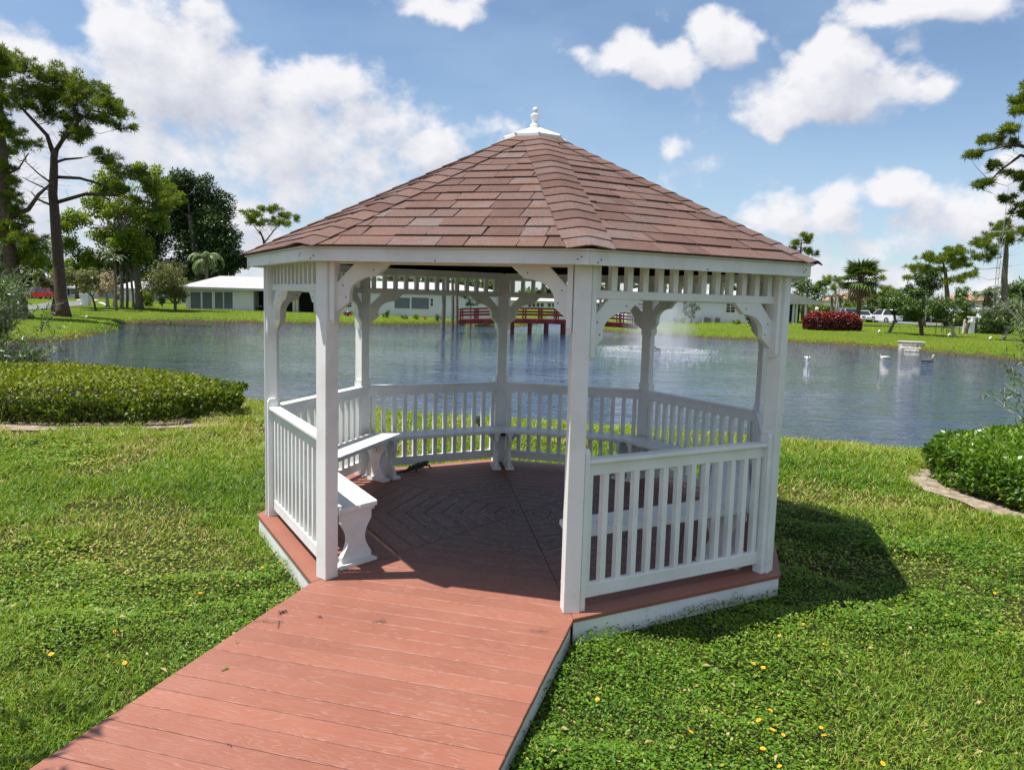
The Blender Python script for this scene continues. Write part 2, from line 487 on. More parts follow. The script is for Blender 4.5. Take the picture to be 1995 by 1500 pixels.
WHITE = mat_white()
WHITE_LOW = mat_white('white_paint_soiled', 1.0)
DECK = mat_deck()
DECK_SMOOTH = mat_deck('deck_trim', .12)
SHINGLE = mat_shingle()
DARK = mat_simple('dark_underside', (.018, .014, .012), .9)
# ================================================================ GAZEBO
GC = Vector((0.06109 * 2.05, 3.09411 * 2.05, 0)); GAZ = 0.27273
RP = 2.05; HW = .0487; T8 = math.tan(PI / 8); C8 = math.cos(PI / 8)
gazebo = empty('gazebo', GC, -GAZ, 'white eight-sided wooden gazebo with brown shingle roof at the end of the boardwalk', 'gazebo')


def rotz(a): return Matrix.Rotation(a, 4, 'Z')


# posts, one at each corner, face square to the middle
pm = MB().box(-HW, HW, -HW, HW, 0, 2.03).mesh('post', WHITE_LOW)
bk = MB()
for k in range(8):
    a = math.radians(22.5 + 45 * k)
    v = Vector((-math.sin(a), -math.cos(a), 0)) * RP
    o = link('post', pm, gazebo, v, (0, 0, -a))
    b = o.modifiers.new('bevel', 'BEVEL'); b.width = .004; b.segments = 1

SIDES = [0, 45, 90, 135, 180, -135, -90, -45]
AP = 1.880                      # middle of the railings
HALF = RP * math.sin(PI / 8) - .052   # clear half width between posts


def arc(cx, cz, r, a0, a1, n=10):
    return [(cx + r * math.cos(math.radians(a0 + (a1 - a0) * i / n)), cz + r * math.sin(math.radians(a0 + (a1 - a0) * i / n))) for i in range(n + 1)]


# curved bracket: x away from the post, z downward from the rail it props
br_poly = [(.115, 0), (.0, -.115), (.0, -.29), (.082, -.225), (.082, -.185)]
br_poly += [(.082 + .168 * (1 - math.cos(t)), -.185 + .115 * math.sin(t)) for t in [PI / 2 * i / 9 for i in range(1, 10)]]
br_poly += [(.262, -.066), (.335, 0)]
br_r = MB().prism([(x, z) for x, z in br_poly], -.02, .02, 'y').mesh('bracket', WHITE)
br_l = MB().prism([(-x, z) for x, z in br_poly][::-1], -.02, .02, 'y').mesh('bracket', WHITE)
bal = MB().box(-.019, .019, -.019, .019, .14, .790).mesh('baluster', WHITE)
spn = MB().box(-.019, .019, -.019, .019, 1.846, 2.02).mesh('spindle', WHITE)
low_block = MB().prism([(-.037, .0), (.037, .0), (.037, .925), (.024, .95), (-.024, .95), (-.037, .925)], -.016, .016, 'x').mesh('post_block', WHITE_LOW)
top_block = MB().prism([(-.037, 1.475), (-.024, 1.45), (.024, 1.45), (.037, 1.475), (.037, 2.02), (-.037, 2.02)], -.016, .016, 'x').mesh('post_block', WHITE)
op_block = MB().prism([(-.037, 1.63), (-.024, 1.605), (.024, 1.605), (.037, 1.63), (.037, 2.02), (-.037, 2.02)], -.016, .016, 'x').mesh('post_block', WHITE)

scr = MB().lathe([(.0045, -.0015), (.0045, .0015)], 8, Matrix.Rotation(PI / 2, 4, 'X')).mesh('screw', mat_simple('rusty_screw', (.06, .05, .04), .6))
for phi in SIDES:
    R = rotz(-math.radians(phi))
    rot = (0, 0, -math.radians(phi))
    def L(x, y, z=0): return R @ Vector((x, y, z))     # side frame: x along the side, y inwards, z up
    if phi != 0:
        # railing: bottom and top rails, cap, balusters
        m = MB().box(-HALF - .01, HALF + .01, -AP - .021, -AP + .021, .785, .861)
        rail = m.build('railing', WHITE, gazebo, None, rot, bevel=.004)
        cp = MB().prism([(-HALF - .005, -AP - .052), (HALF + .005, -AP - .052), (HALF - .02, -AP + .035), (-HALF + .02, -AP + .035)], .861, .886)
        cp.build('rail_cap', WHITE, rail, bevel=.004)
        MB().box(-HALF - .01, HALF + .01, -AP - .022, -AP + .022, .056, .142).build('bottom_rail', WHITE_LOW, rail, bevel=.005)
        nb = 13; pitch = 2 * HALF / nb
        for i in range(nb):
            link('baluster', bal, rail, (-HALF + pitch * (i + .5), -AP, 0))
        # frieze under the eaves
        fr = MB().box(-HALF - .02, HALF + .02, -AP - .022, -AP + .022, 1.797, 1.846)
        fo = fr.build('frieze', WHITE, gazebo, None, rot, bevel=.004)
        for i in range(nb):
            link('spindle', spn, fo, (-HALF + pitch * (i + .5), -AP, 0))
        zt = 1.797
    else:
        zt = 1.968
    MB().box(-HALF - .03, HALF + .03, -AP - .03, -AP + .03, 1.968 if phi == 0 else 1.985, 2.05).build('header', WHITE, gazebo, None, rot)
    for s, me in ((-1, br_r), (1, br_l)):
        bo = link('bracket', me, gazebo, L(s * (HALF - .018), -AP, zt), rot)
        for (sx_, sz_) in ((.06, -.20), (.24, -.035), (.04, -.13)):
            for yy in (-.0205, .0205): link('screw', scr, bo, (-s * sx_, yy, sz_))
        for me2 in ((top_block, low_block) if phi != 0 else (op_block,)):
            link('post_block', me2, gazebo, L(s * (HALF - .004), -AP - .024, 0), (0, 0, -math.radians(phi)))

# floor: eight wedges of boards parallel to the sides
BP = .1375
deck = MB()
oct_ = [(2.0 / C8 * math.sin(math.radians(22.5 + 45 * k)), -2.0 / C8 * math.cos(math.radians(22.5 + 45 * k))) for k in range(8)]
oct_in = [(x * .975, y * .975) for x, y in oct_]
deck.prism(oct_in, -.12, -.028)
deck = deck.build('deck', DARK, gazebo)
for phi in SIDES:
    rot = (0, 0, -math.radians(phi))
    a1 = 1.868
    while a1 > .02:
        a0 = max(a1 - BP + .0045, .012)
        g_ = .0025
        poly = [(-(a1 * T8 - g_), -a1), (a1 * T8 - g_, -a1), (max(a0 * T8 - g_, .001), -a0), (-max(a0 * T8 - g_, .001), -a0)]
        yc = -(a0 + a1) / 2
        pl = [(x, y - yc) for x, y in poly]
        Rm = rotz(-math.radians(phi))
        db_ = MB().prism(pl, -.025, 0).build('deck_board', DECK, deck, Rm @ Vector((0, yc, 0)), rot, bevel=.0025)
        f_ = .42 + .58 * max(0., min(1., (a1 - .95) / .85)) ** .8; db_.color = (f_, f_, f_, 1)  # boards painted darker towards the middle, standing in for the roof's shade
        a1 -= BP
    # edge board and white skirt
    a0, a1 = 1.8725, 2.007
    if phi != 0:
        MB().prism([(-(a1 * T8 - .001), -a1), (a1 * T8 - .001, -a1), (a0 * T8 - .001, -a0), (-(a0 * T8 - .001), -a0)], -.025, .0015).build('trim_board', DECK_SMOOTH, deck, None, rot, bevel=.003)
        s0 = 1.985
        MB().prism([(-(s0 * T8 + .003), -s0 - .012), (s0 * T8 + .003, -s0 - .012), (s0 * T8 - .005, -s0 + .012), (-(s0 * T8 - .005), -s0 + .012)], -.32, -.0265).build('skirt_board', WHITE_LOW, deck, None, rot)
    else:
        MB().prism([(-(a1 * T8 - .001), -a1), (a1 * T8 - .001, -a1), (a0 * T8 - .001, -a0), (-(a0 * T8 - .001), -a0)], -.025, .0).build('trim_board', DECK, deck, None, rot, bevel=.003)

# roof: deck, fascia, moulding, shingles, hip shingles, cap, finial
AE, ZE, ZA = 2.088, 2.062, 3.135
slope = math.atan2(ZA - ZE, AE); SL = math.hypot(AE, ZA - ZE)
rv = [(AE / C8 * math.sin(math.radians(22.5 + 45 * k)), -AE / C8 * math.cos(math.radians(22.5 + 45 * k)), ZE) for k in range(8)] + [(0, 0, ZA)]
rv2 = [(x * .97, y * .97, z - .03) for x, y, z in rv[:8]] + [(0, 0, ZA - .03)]
rf = [(k, (k + 1) % 8, 8) for k in range(8)] + [(9 + (k + 1) % 8, 9 + k, 17) for k in range(8)] + [(k, 9 + k, 9 + (k + 1) % 8, (k + 1) % 8) for k in range(8)]
roof = MB().add([(x, y, z) for x, y, z in rv] + rv2, rf).build('roof', DARK, gazebo)
for phi in SIDES:
    rot = (0, 0, -math.radians(phi))
    a1, a0 = 2.062, 2.036
    MB().prism([(-(a1 * T8 - .0005), -a1), (a1 * T8 - .0005, -a1), (a0 * T8 - .0005, -a0), (-(a0 * T8 - .0005), -a0)], 1.975, 2.048).build('fascia_board', WHITE, roof, None, rot, bevel=.002)
    for xx in (-.8, -.78, -.02, .79, .81): link('screw', scr, roof, rotz(-math.radians(phi)) @ Vector((xx, -2.0626, 2.0 + .02 * math.sin(xx * 40))), rot)
    a1, a0 = 2.080, 2.040
    MB().prism([(-(a1 * T8 - .0005), -a1), (a1 * T8 - .0005, -a1), (a0 * T8 - .0005, -a0), (-(a0 * T8 - .0005), -a0)], 2.0485, 2.0605).build('eave_moulding', WHITE, roof, None, rot, bevel=.003)
    a1, a0 = 2.0355, 1.90
    MB().prism([(-(a1 * T8 - .0005), -a1), (a1 * T8 - .0005, -a1), (a0 * T8 - .0005, -a0), (-(a0 * T8 - .0005), -a0)], 1.990, 2.000).build('soffit_board', WHITE, roof, None, rot)

rs = random.Random(5)
EXP = .143
cs, sn = math.cos(slope), math.sin(slope)


def face_pt(phi, x, s, h):
    """point on a roof face: x along the eave, s up the slope, h off the surface, gazebo frame"""
    y = -AE + s * cs + (-h * sn); z = ZE + s * sn + h * cs
    return rotz(-math.radians(phi)) @ Vector((x, y, z))


pieces = []
for phi in SIDES:
    j = 0
    while True:
        s0 = j * EXP - .012; s1 = s0 + EXP + .06
        if s0 > SL - .2: break
        hw0 = (SL - max(s0, 0)) / SL * AE * T8 - .03; hw1 = max((SL - s1) / SL * AE * T8 - .03, .003)
        x = -hw0 - rs.random() * .2
        while x < hw0:
            w = rs.choice((.15, .2, .24, .28, .3, .33)) * (.9 + .2 * rs.random())
            xa, xb = max(x, -hw0), min(x + w, hw0)
            sk = rs.uniform(-.012, .012)
            if xb - xa > .02:
                t0 = rs.choice((.008, .0105, .014)) if j else .010; ta = .0012
                q = [(xa + .003, s0), (xb - .003, s0), (min(xb + sk - .003, hw1), s1), (max(xa + sk + .003, -hw1), s1)]
                if q[2][0] > q[3][0]:
                    top = [face_pt(phi, a, b, t0 + .003 if i < 2 else ta + .001) for i, (a, b) in enumerate(q)]
                    bot = [face_pt(phi, a, b, .0035 if i < 2 else 0.0) for i, (a, b) in enumerate(q)]
                    d_ = (roof_mid := face_pt(phi, (xa + xb) / 2, s0, 0))
                    pieces.append((phi, top + bot))
            x += w
        j += 1
quad_f = [(0, 1, 2, 3), (7, 6, 5, 4), (0, 4, 5, 1), (1, 5, 6, 2), (2, 6, 7, 3), (3, 7, 4, 0)]
cam_local = rotz(GAZ) @ (Vector((0, 0, EYE)) - GC)


def facing(vs):
    c = sum(vs[:4], Vector()) / 4; n = (vs[1] - vs[0]).cross(vs[3] - vs[0]).normalized()
    d = (cam_local - c)
    return n.dot(d) / d.length ** 3 * (vs[1] - vs[0]).length


pieces.sort(key=lambda p: -facing(p[1]))
rest = MB(); rest_r = []
for i, (phi, vs) in enumerate(pieces):
    if i < 300:
        MB().add(vs, quad_f).build('shingle', SHINGLE, roof)
    else:
        rest.add(vs, quad_f); rest_r += [rs.random()] * 8
o = rest.build('shingles', SHINGLE, roof); o['kind'] = 'stuff'
a_ = o.data.attributes.new('rnd', 'FLOAT', 'POINT'); a_.data.foreach_set('value', rest_r)
# hip shingles folded over the eight hips
HL = math.hypot(AE / C8, ZA - ZE)
for k in range(8):
    ang_ = math.radians(22.5 + 45 * k)
    dr = Vector((-math.sin(ang_), -math.cos(ang_), 0)); tg = Vector((math.cos(ang_), -math.sin(ang_), 0))
    E0 = dr * (AE / C8) + Vector((0, 0, ZE)); up = (Vector((0, 0, ZA)) - E0).normalized()
    # down-slope sides: direction square to the hip lying in each face
    n0 = up.cross(tg).normalized(); n0 = n0 if n0.z > 0 else -n0
    fall = math.tan(PI / 8) * math.sin(slope) * .96
    def hp(u, w, h):
        aw = abs(w); drop = max(0., aw - .03) * fall + (aw * aw / .06 * fall * .5 if aw < .03 else .015 * fall)
        return E0 + up * u + tg * w + n0 * (h - drop)
    j = 0
    while j * EXP < HL - .27:
        u0 = j * EXP - (.016 if j else .004); u1 = u0 + EXP + .05
        W_ = .135 + rs.uniform(-.004, .004)
        ws = [-W_, -.03, 0, .03, W_]
        vs = []
        for (u, h) in ((u0, .019), (u1, .010)):
            vs += [hp(u, w, h) for w in ws]
        for (u, h) in ((u0, .012), (u1, .004)):
            vs += [hp(u, w, h) for w in ws]
        fs = []
        for i in range(4):
            fs += [(i, i + 1, 6 + i, 5 + i), (10 + i + 1, 10 + i, 15 + i, 16 + i), (i + 1, i, 10 + i, 11 + i), (5 + i, 6 + i, 16 + i, 15 + i)]
        fs += [(0, 5, 15, 10), (4, 14, 19, 9)]
        MB().add(vs, fs).build('hip_shingle', SHINGLE, roof)
        j += 1
# white cap with rolled seams and turned finial
cz = 3.058; cr = .245; ct = 3.15
cv = [(cr * math.sin(math.radians(22.5 + 45 * k)), -cr * math.cos(math.radians(22.5 + 45 * k)), cz) for k in range(8)]
cm = MB().add([(x, y, z - .025) for x, y, z in cv] + cv + [(0, 0, ct)], [(8 + k, 8 + (k + 1) % 8, 16) for k in range(8)] + [(k, (k + 1) % 8, 8 + (k + 1) % 8, 8 + k) for k in range(8)])
for k in range(8):
    x, y, z = cv[k]
    cm.tube([(x * 1.02, y * 1.02, z - .004), (x * .1, y * .1, ct - .012)], .009, 6)
cm.build('roof_cap', WHITE, roof)
MB().lathe([(.038, 0), (.038, .028), (.030, .034), (.022, .040), (.020, .048), (.030, .075), (.036, .098), (.037, .105), (.024, .114), (.014, .120), (.012, .126), (.019, .134), (.022, .144), (.019, .156), (.010, .164), (.0, .166)], 20).build('finial', WHITE, roof, (0, 0, 3.135), smooth=True)

# ---------------------------------------------------------------- benches, one along each railing
LEGP = []
for sx_ in (1, -1):
    pass
def leg_poly():
    w = .125; pts = [(-w, .025), (w, .025), (w, .065)]
    pts += [(w - .055 * math.sin(PI * i / 10) - .0, .065 + .23 * i / 10) for i in range(1, 11)]
    pts += [(w, .355), (-w, .355)]
    pts += [(-w + .055 * math.sin(PI * i / 10), .295 - .23 * i / 10) for i in range(0, 11)]
    return pts
leg_me = MB().prism(leg_poly(), -.017, .017, 'x').mesh('leg', WHITE_LOW)
foot_me = MB().prism([(-.155, 0), (.155, 0), (.155, .014), (.14, .025), (.05, .025), (.02, .034), (-.02, .034), (-.05, .025), (-.14, .025), (-.155, .014)], -.045, .045, 'x').mesh('foot', WHITE_LOW)
brace_me = MB().prism([(0, 0), (.0, -.12), (.10, 0)], -.018, .018, 'y').mesh('brace', WHITE)
BLAB = {45: 'white bench with sunlit seat at the front left, next to the entrance post',
        90: 'white bench under the left railing behind the front-left bench',
        135: 'white bench along the back-left railing, above the iguana',
        180: 'white bench along the back railing right of the central rear post',
        -135: 'white bench under the back-right railing with its left end at the rear right post',
        -90: 'white bench along the far right railing, seen through the front balusters',
        -45: 'white bench just behind the front right railing, half hidden by its balusters'}
for phi in SIDES[1:]:
    a = math.radians(phi)
    bench = empty('bench', GC, -GAZ - a, BLAB[phi], 'bench', 'benches around the inside of the gazebo')
    for (a0, a1) in ((1.505, 1.648), (1.653, 1.80)):
        g_ = .0012
        MB().prism([(-(a1 * T8 - g_), -a1), (a1 * T8 - g_, -a1), (a0 * T8 - g_, -a0), (-(a0 * T8 - g_), -a0)], .385, .42).build('seat_plank', WHITE, bench, bevel=.005)
    for s in (-1, 1):
        ac = 1.655; x = s * (ac * T8 - .075)
        lg = link('leg', leg_me, bench, (x, -ac, 0), (0, 0, s * PI / 8))
        link('foot', foot_me, lg)
        MB().prism([(-.14, .355), (.14, .355), (.14, .384), (-.14, .384)], -.03, .03, 'x').build('cleat', WHITE, lg)
        b_ = link('brace', brace_me, bench, (x - s * .02, -ac, .384), (0, 0, PI if s > 0 else 0))

# ---------------------------------------------------------------- boardwalk
walk = empty('boardwalk', GC, -GAZ, 'red-brown plank boardwalk with white edge boards leading to the gazebo', 'boardwalk')
y = -2.0105
i = 0
wb = MB().box(-.83, .83, -.0665, .0665, -.026, 0).mesh('board', DECK)
while y > -7.3:
    o = link('board', wb, walk, (random.uniform(-.002, .002), y - .0665, -.0005 + random.uniform(-.0008, .0004)))
    b = o.modifiers.new('bevel', 'BEVEL'); b.width = .003; b.segments = 1
    y -= .1372
for s in (-1, 1):
    MB().box(min(s * .812, s * .787), max(s * .812, s * .787), -7.2, -1.99, -.30, -.028).build('edge_board', WHITE_LOW, walk)
MB().box(-.77, .77, -7.2, -2.04, -.2, -.03).build('joist_bed', DARK, walk)
# ================================================================ GROUND AND WATER
WZ = -0.62
SHORE_PX = [(-500, 770), (-100, 776), (200, 783), (480, 792), (735, 814), (960, 830), (1200, 848), (1530, 873), (1800, 894), (2000, 910), (2600, 962),
            (2800, 800), (2450, 748),
            (1995, 706), (1930, 698), (1860, 692), (1760, 681), (1640, 673), (1560, 669), (1500, 665), (1400, 660), (1300, 655), (1230, 650), (1165, 645),
            (1118, 631), (1104, 618), (1085, 612), (1062, 613), (1066, 620), (1060, 629), (1035, 633.5), (1000, 637),
            (960, 637), (900, 632.5), (800, 633), (700, 633.5), (640, 632), (520, 630.5), (480, 629), (400, 628), (340, 628), (265, 629), (230, 632),
            (238, 640), (200, 651), (140, 663), (75, 668), (0, 674), (-300, 692)]
SHORE = np.array([(on_z(x, y, WZ).x, on_z(x, y, WZ).y) for x, y in SHORE_PX])


def densify(P, step, wob, seed):
    r = np.random.default_rng(seed); out = []
    for i in range(len(P)):
        a, b = P[i], P[(i + 1) % len(P)]; n = max(1, int(np.linalg.norm(b - a) / step))
        for k in range(n):
            q = a + (b - a) * k / n
            if k: q = q + r.normal(size=2) * wob * min(1, np.linalg.norm(b - a) / 6)
            out.append(q)
    return np.array(out)


SHORE = densify(SHORE, 1.6, .10, 3)


def shore_dist(x, y):
    """signed distance to the waterline, positive on land"""
    x = np.atleast_1d(np.asarray(x, float)); y = np.atleast_1d(np.asarray(y, float))
    best = np.full(x.shape, 1e9); inside = np.zeros(x.shape, bool)
    n = len(SHORE)
    for i in range(n):
        ax, ay = SHORE[i]; bx, by = SHORE[(i + 1) % n]
        dx, dy = bx - ax, by - ay; L2 = dx * dx + dy * dy + 1e-12
        t = np.clip(((x - ax) * dx + (y - ay) * dy) / L2, 0, 1)
        best = np.minimum(best, (x - ax - t * dx) ** 2 + (y - ay - t * dy) ** 2)
        if (ay > 0) or True:
            c = (ay > y) != (by > y)
            with np.errstate(divide='ignore', invalid='ignore'):
                xi = ax + (y - ay) * dx / (dy if dy != 0 else 1e-12)
            inside ^= c & (x < xi)
    d = np.sqrt(best)
    return np.where(inside, -d, d)


_H = np.random.default_rng(5).random((256, 256))


def vnoise(x, y, s=1.0, seed=0):
    x = np.asarray(x, float) * s + seed * 17.3; y = np.asarray(y, float) * s + seed * 31.7
    xi = np.floor(x).astype(int); yi = np.floor(y).astype(int); fx = x - xi; fy = y - yi
    fx = fx * fx * (3 - 2 * fx); fy = fy * fy * (3 - 2 * fy)
    h = lambda a, b: _H[a & 255, b & 255]
    return (h(xi, yi) * (1 - fx) + h(xi + 1, yi) * fx) * (1 - fy) + (h(xi, yi + 1) * (1 - fx) + h(xi + 1, yi + 1) * fx) * fy


def fnoise(x, y, s=1.0, seed=0, oct=4):
    v = 0; a = .5; t = 0
    for k in range(oct):
        v = v + a * vnoise(x, y, s * 2 ** k, seed + k); t += a; a *= .5
    return v / t


def sstep(a, b, x):
    t = np.clip((x - a) / (b - a), 0, 1); return t * t * (3 - 2 * t)


def ground_z(x, y):
    x = np.atleast_1d(np.asarray(x, float)); y = np.atleast_1d(np.asarray(y, float))
    d = shore_dist(x, y)
    far = sstep(19, 34, y)
    zl = -.145 + .175 * far
    dp = np.maximum(d, 0)
    near_p = .25 * (1 - np.exp(-dp / .25)) + .75 * (1 - np.exp(-dp / 2.0))
    far_p = .42 * (1 - np.exp(-dp / .4)) + .58 * (1 - np.exp(-dp / 7.0))
    z = WZ + (zl - WZ) * (near_p * (1 - far) + far_p * far)
    z = z + (fnoise(x, y, .6, 2, 2) - .5) * .05 * np.minimum(1, dp / 1.5) * (1 - far)
    return np.where(d < 0, WZ + np.maximum(d * .7, -1.2) - .02, z)


def gz(x, y): return float(ground_z(x, y)[0])


def on_ground(px, py, far=400):
    """where the line of sight through that photo position meets the ground"""
    d = ray(px, py); t = np.concatenate([np.arange(2, 60, .1), np.arange(60, far, .4)])
    z = EYE + d.z * t; g = ground_z(d.x * t, d.y * t)
    k = np.argmax(z <= g)
    if z[k] > g[k]: k = len(t) - 1
    return Vector((d.x * t[k], d.y * t[k], float(g[k])))


def axis(parts):
    out = []
    for a, b, n in parts: out += list(np.linspace(a, b, n, endpoint=False))
    return np.array(out + [parts[-1][1]])


gx = axis([(-3000, -400, 6), (-400, -100, 14), (-100, -34, 50), (-34, -14, 50), (-14, 14, 112), (14, 34, 50), (34, 100, 50), (100, 400, 14), (400, 3000, 6)])
gy = axis([(-600, -20, 8), (-20, -3, 14), (-3, 17, 84), (17, 30, 22), (30, 75, 100), (75, 150, 50), (150, 500, 20), (500, 5000, 8)])
GX, GY = np.meshgrid(gx, gy)
GZ = ground_z(GX.ravel(), GY.ravel()); D_ = shore_dist(GX.ravel(), GY.ravel())
nx, ny = len(gx), len(gy)
idx = np.arange(nx * ny).reshape(ny, nx)
faces = np.stack([idx[:-1, :-1], idx[:-1, 1:], idx[1:, 1:], idx[1:, :-1]], -1).reshape(-1, 4)


def mat_ground():
    m, t, out = mat_new('lawn_soil')
    p = nd(t, 'ShaderNodeBsdfPrincipled'); p.inputs['Roughness'].default_value = .95; p.inputs['Specular IOR Level'].default_value = .1
    g = nd(t, 'ShaderNodeNewGeometry'); pos = g.outputs['Position']
    def noise(s, d=5, r=.55):
        n = nd(t, 'ShaderNodeTexNoise'); n.inputs['Scale'].default_value = s; n.inputs['Detail'].default_value = d; n.inputs['Roughness'].default_value = r
        t.links.new(pos, n.inputs['Vector']); return n.outputs[0]
    grass = ramp_n(t, noise(3.0, 8, .7), [(.28, (.055, .092, .008)), (.5, (.100, .148, .010)), (.72, (.155, .190, .020))])
    patch = ramp_n(t, noise(.22, 4), [(.35, (.135, .155, .014)), (.6, (.085, .135, .010))])
    mxg = nd(t, 'ShaderNodeMix', data_type='RGBA', blend_type='MIX'); mxg.inputs[0].default_value = .45
    t.links.new(grass, mxg.inputs[6]); t.links.new(patch, mxg.inputs[7])
    soil = ramp_n(t, noise(9, 6, .7), [(.3, (.045, .034, .018)), (.7, (.13, .095, .055))])
    att = nd(t, 'ShaderNodeAttribute', attribute_name='rnd')      # height above the water along the bank
    f = math_n(t, 'ADD', att.outputs['Fac'], math_n(t, 'MULTIPLY_ADD', noise(1.4, 5), .5, -.25))
    bank = nd(t, 'ShaderNodeMapRange', interpolation_type='SMOOTHSTEP'); t.links.new(f, bank.inputs[0]); bank.inputs[1].default_value = .06; bank.inputs[2].default_value = .26
    sep_ = nd(t, 'ShaderNodeSeparateXYZ'); t.links.new(pos, sep_.inputs[0])
    nearf = nd(t, 'ShaderNodeMapRange'); t.links.new(sep_.outputs[1], nearf.inputs[0]); nearf.inputs[1].default_value = 16; nearf.inputs[2].default_value = 24
    mxs = nd(t, 'ShaderNodeMix', data_type='RGBA'); t.links.new(bank.outputs[0], mxs.inputs[0]); t.links.new(soil, mxs.inputs[6]); t.links.new(mxg.outputs[2], mxs.inputs[7])
    # close to the viewer the grass is real leaves, so the ground there is thatch and soil
    th = ramp_n(t, noise(14, 6, .7), [(.35, (.030, .040, .010)), (.6, (.075, .085, .022)), (.8, (.15, .13, .06))])
    mxn = nd(t, 'ShaderNodeMix', data_type='RGBA'); t.links.new(nearf.outputs[0], mxn.inputs[0]); t.links.new(th, mxn.inputs[6]); t.links.new(mxs.outputs[2], mxn.inputs[7])
    t.links.new(mxn.outputs[2], p.inputs['Base Color'])
    b = nd(t, 'ShaderNodeBump'); b.inputs['Strength'].default_value = .9; b.inputs['Distance'].default_value = .12
    t.links.new(noise(7, 8, .75), b.inputs['Height']); t.links.new(b.outputs[0], p.inputs['Normal'])
    t.links.new(p.outputs[0], out.inputs[0])
    return m


gm = np_mesh('ground', np.stack([GX.ravel(), GY.ravel(), GZ], 1), faces, mat_ground(), rnd=np.clip(D_ / 2.5, 0, 1), smooth=True)
ground = link('ground', gm); tag(ground, 'green lawn around the lake, sloping down to the waterline', None, None, 'structure')


def mat_water():
    m, t, out = mat_new('lake_water')
    p = nd(t, 'ShaderNodeBsdfPrincipled'); p.inputs['Base Color'].default_value = (.012, .026, .062, 1)
    p.inputs['Roughness'].default_value = .02; p.inputs['IOR'].default_value = 1.333
    g = nd(t, 'ShaderNodeNewGeometry')
    h = None
    for (sx, sy, sc, det, w) in ((.60, 1.30, 2.3, 4, .095), (.6, 1.5, 6.5, 3, .020), (.7, 1.2, .6, 2, .06), (.30, .85, 1.3, 3, .09)):
        n = nd(t, 'ShaderNodeTexNoise'); n.inputs['Scale'].default_value = sc; n.inputs['Detail'].default_value = det; n.inputs['Distortion'].default_value = .4
        t.links.new(vmath(t, 'MULTIPLY', g.outputs['Position'], (sx, sy, 1)), n.inputs['Vector'])
        v = math_n(t, 'MULTIPLY', n.outputs[0], w)
        h = v if h is None else math_n(t, 'ADD', h, v)
    # wind lanes: calmer and rougher stretches
    n = nd(t, 'ShaderNodeTexNoise'); n.inputs['Scale'].default_value = .10; n.inputs['Detail'].default_value = 3
    t.links.new(vmath(t, 'MULTIPLY', g.outputs['Position'], (1, 1.8, 1)), n.inputs['Vector'])
    st = nd(t, 'ShaderNodeMapRange'); t.links.new(n.outputs[0], st.inputs[0]); st.inputs[1].default_value = .35; st.inputs[2].default_value = .65
    st.inputs[3].default_value = .35; st.inputs[4].default_value = 1.0
    b = nd(t, 'ShaderNodeBump'); b.inputs['Distance'].default_value = 1.0
    t.links.new(st.outputs[0], b.inputs['Strength']); t.links.new(h, b.inputs['Height']); t.links.new(b.outputs[0], p.inputs['Normal'])
    t.links.new(p.outputs[0], out.inputs[0])
    return m


wx0, wx1 = SHORE[:, 0].min() - 3, SHORE[:, 0].max() + 3
water = MB().add([(wx0, 6, WZ), (wx1, 6, WZ), (wx1, 140, WZ), (wx0, 140, WZ)], [(0, 1, 2, 3)]).build('lake_water', mat_water())
tag(water, 'rippled blue-grey lake behind the gazebo', None, None, 'structure')

# ---------------------------------------------------------------- planting beds and hedges
SAND = mat_simple('sandy_soil', (.25, .20, .145), .95, .5, 9, .8, 40)
BEDS = [(-10.1, 12.05, 5.75, 1.98, 3.2), (6.9, 8.12, 2.34, 1.93, 2.3)]   # centre x, y, half sizes, squareness


def sup(x, y, b):
    return (np.abs((x - b[0]) / b[2]) ** b[4] + np.abs((y - b[1]) / b[3]) ** b[4]) ** (1 / b[4])


def bed_mesh(b, name):
    n, m = 64, 5; vs = []; fs = []
    for j in range(m):
        r = j / (m - 1)
        for k in range(n):
            t = 2 * PI * k / n; c, s = math.cos(t), math.sin(t)
            q = (abs(c) ** b[4] + abs(s) ** b[4]) ** (-1 / b[4]) * (1 + .03 * math.sin(5 * t + b[0]) + .02 * math.sin(11 * t))
            vs.append((b[0] + b[2] * c * q * r, b[1] + b[3] * s * q * r, 0))
    vs = np.array(vs); vs[:, 2] = ground_z(vs[:, 0], vs[:, 1]) + .012
    for j in range(m - 1):
        for k in range(n): fs.append((j * n + k, j * n + (k + 1) % n, (j + 1) * n + (k + 1) % n, (j + 1) * n + k))
    mb = MB().add([tuple(v) for v in vs], fs)
    o = mb.build(name, SAND, smooth=True); return tag(o, None, None, None, 'structure')


o = bed_mesh(BEDS[0], 'planting_bed'); o['label'] = 'strip of pale sandy soil along the foot of the long low hedge'
o = bed_mesh(BEDS[1], 'planting_bed'); o['label'] = 'curved pale sandy soil edge round the rounded hedge'
TWIG = mat_simple('twig_bark', (.10, .075, .055), .9, .3, 30)
HEDGE_CORE = mat_simple('hedge_inner_twigs', (.030, .026, .015), .95, .4, 25)


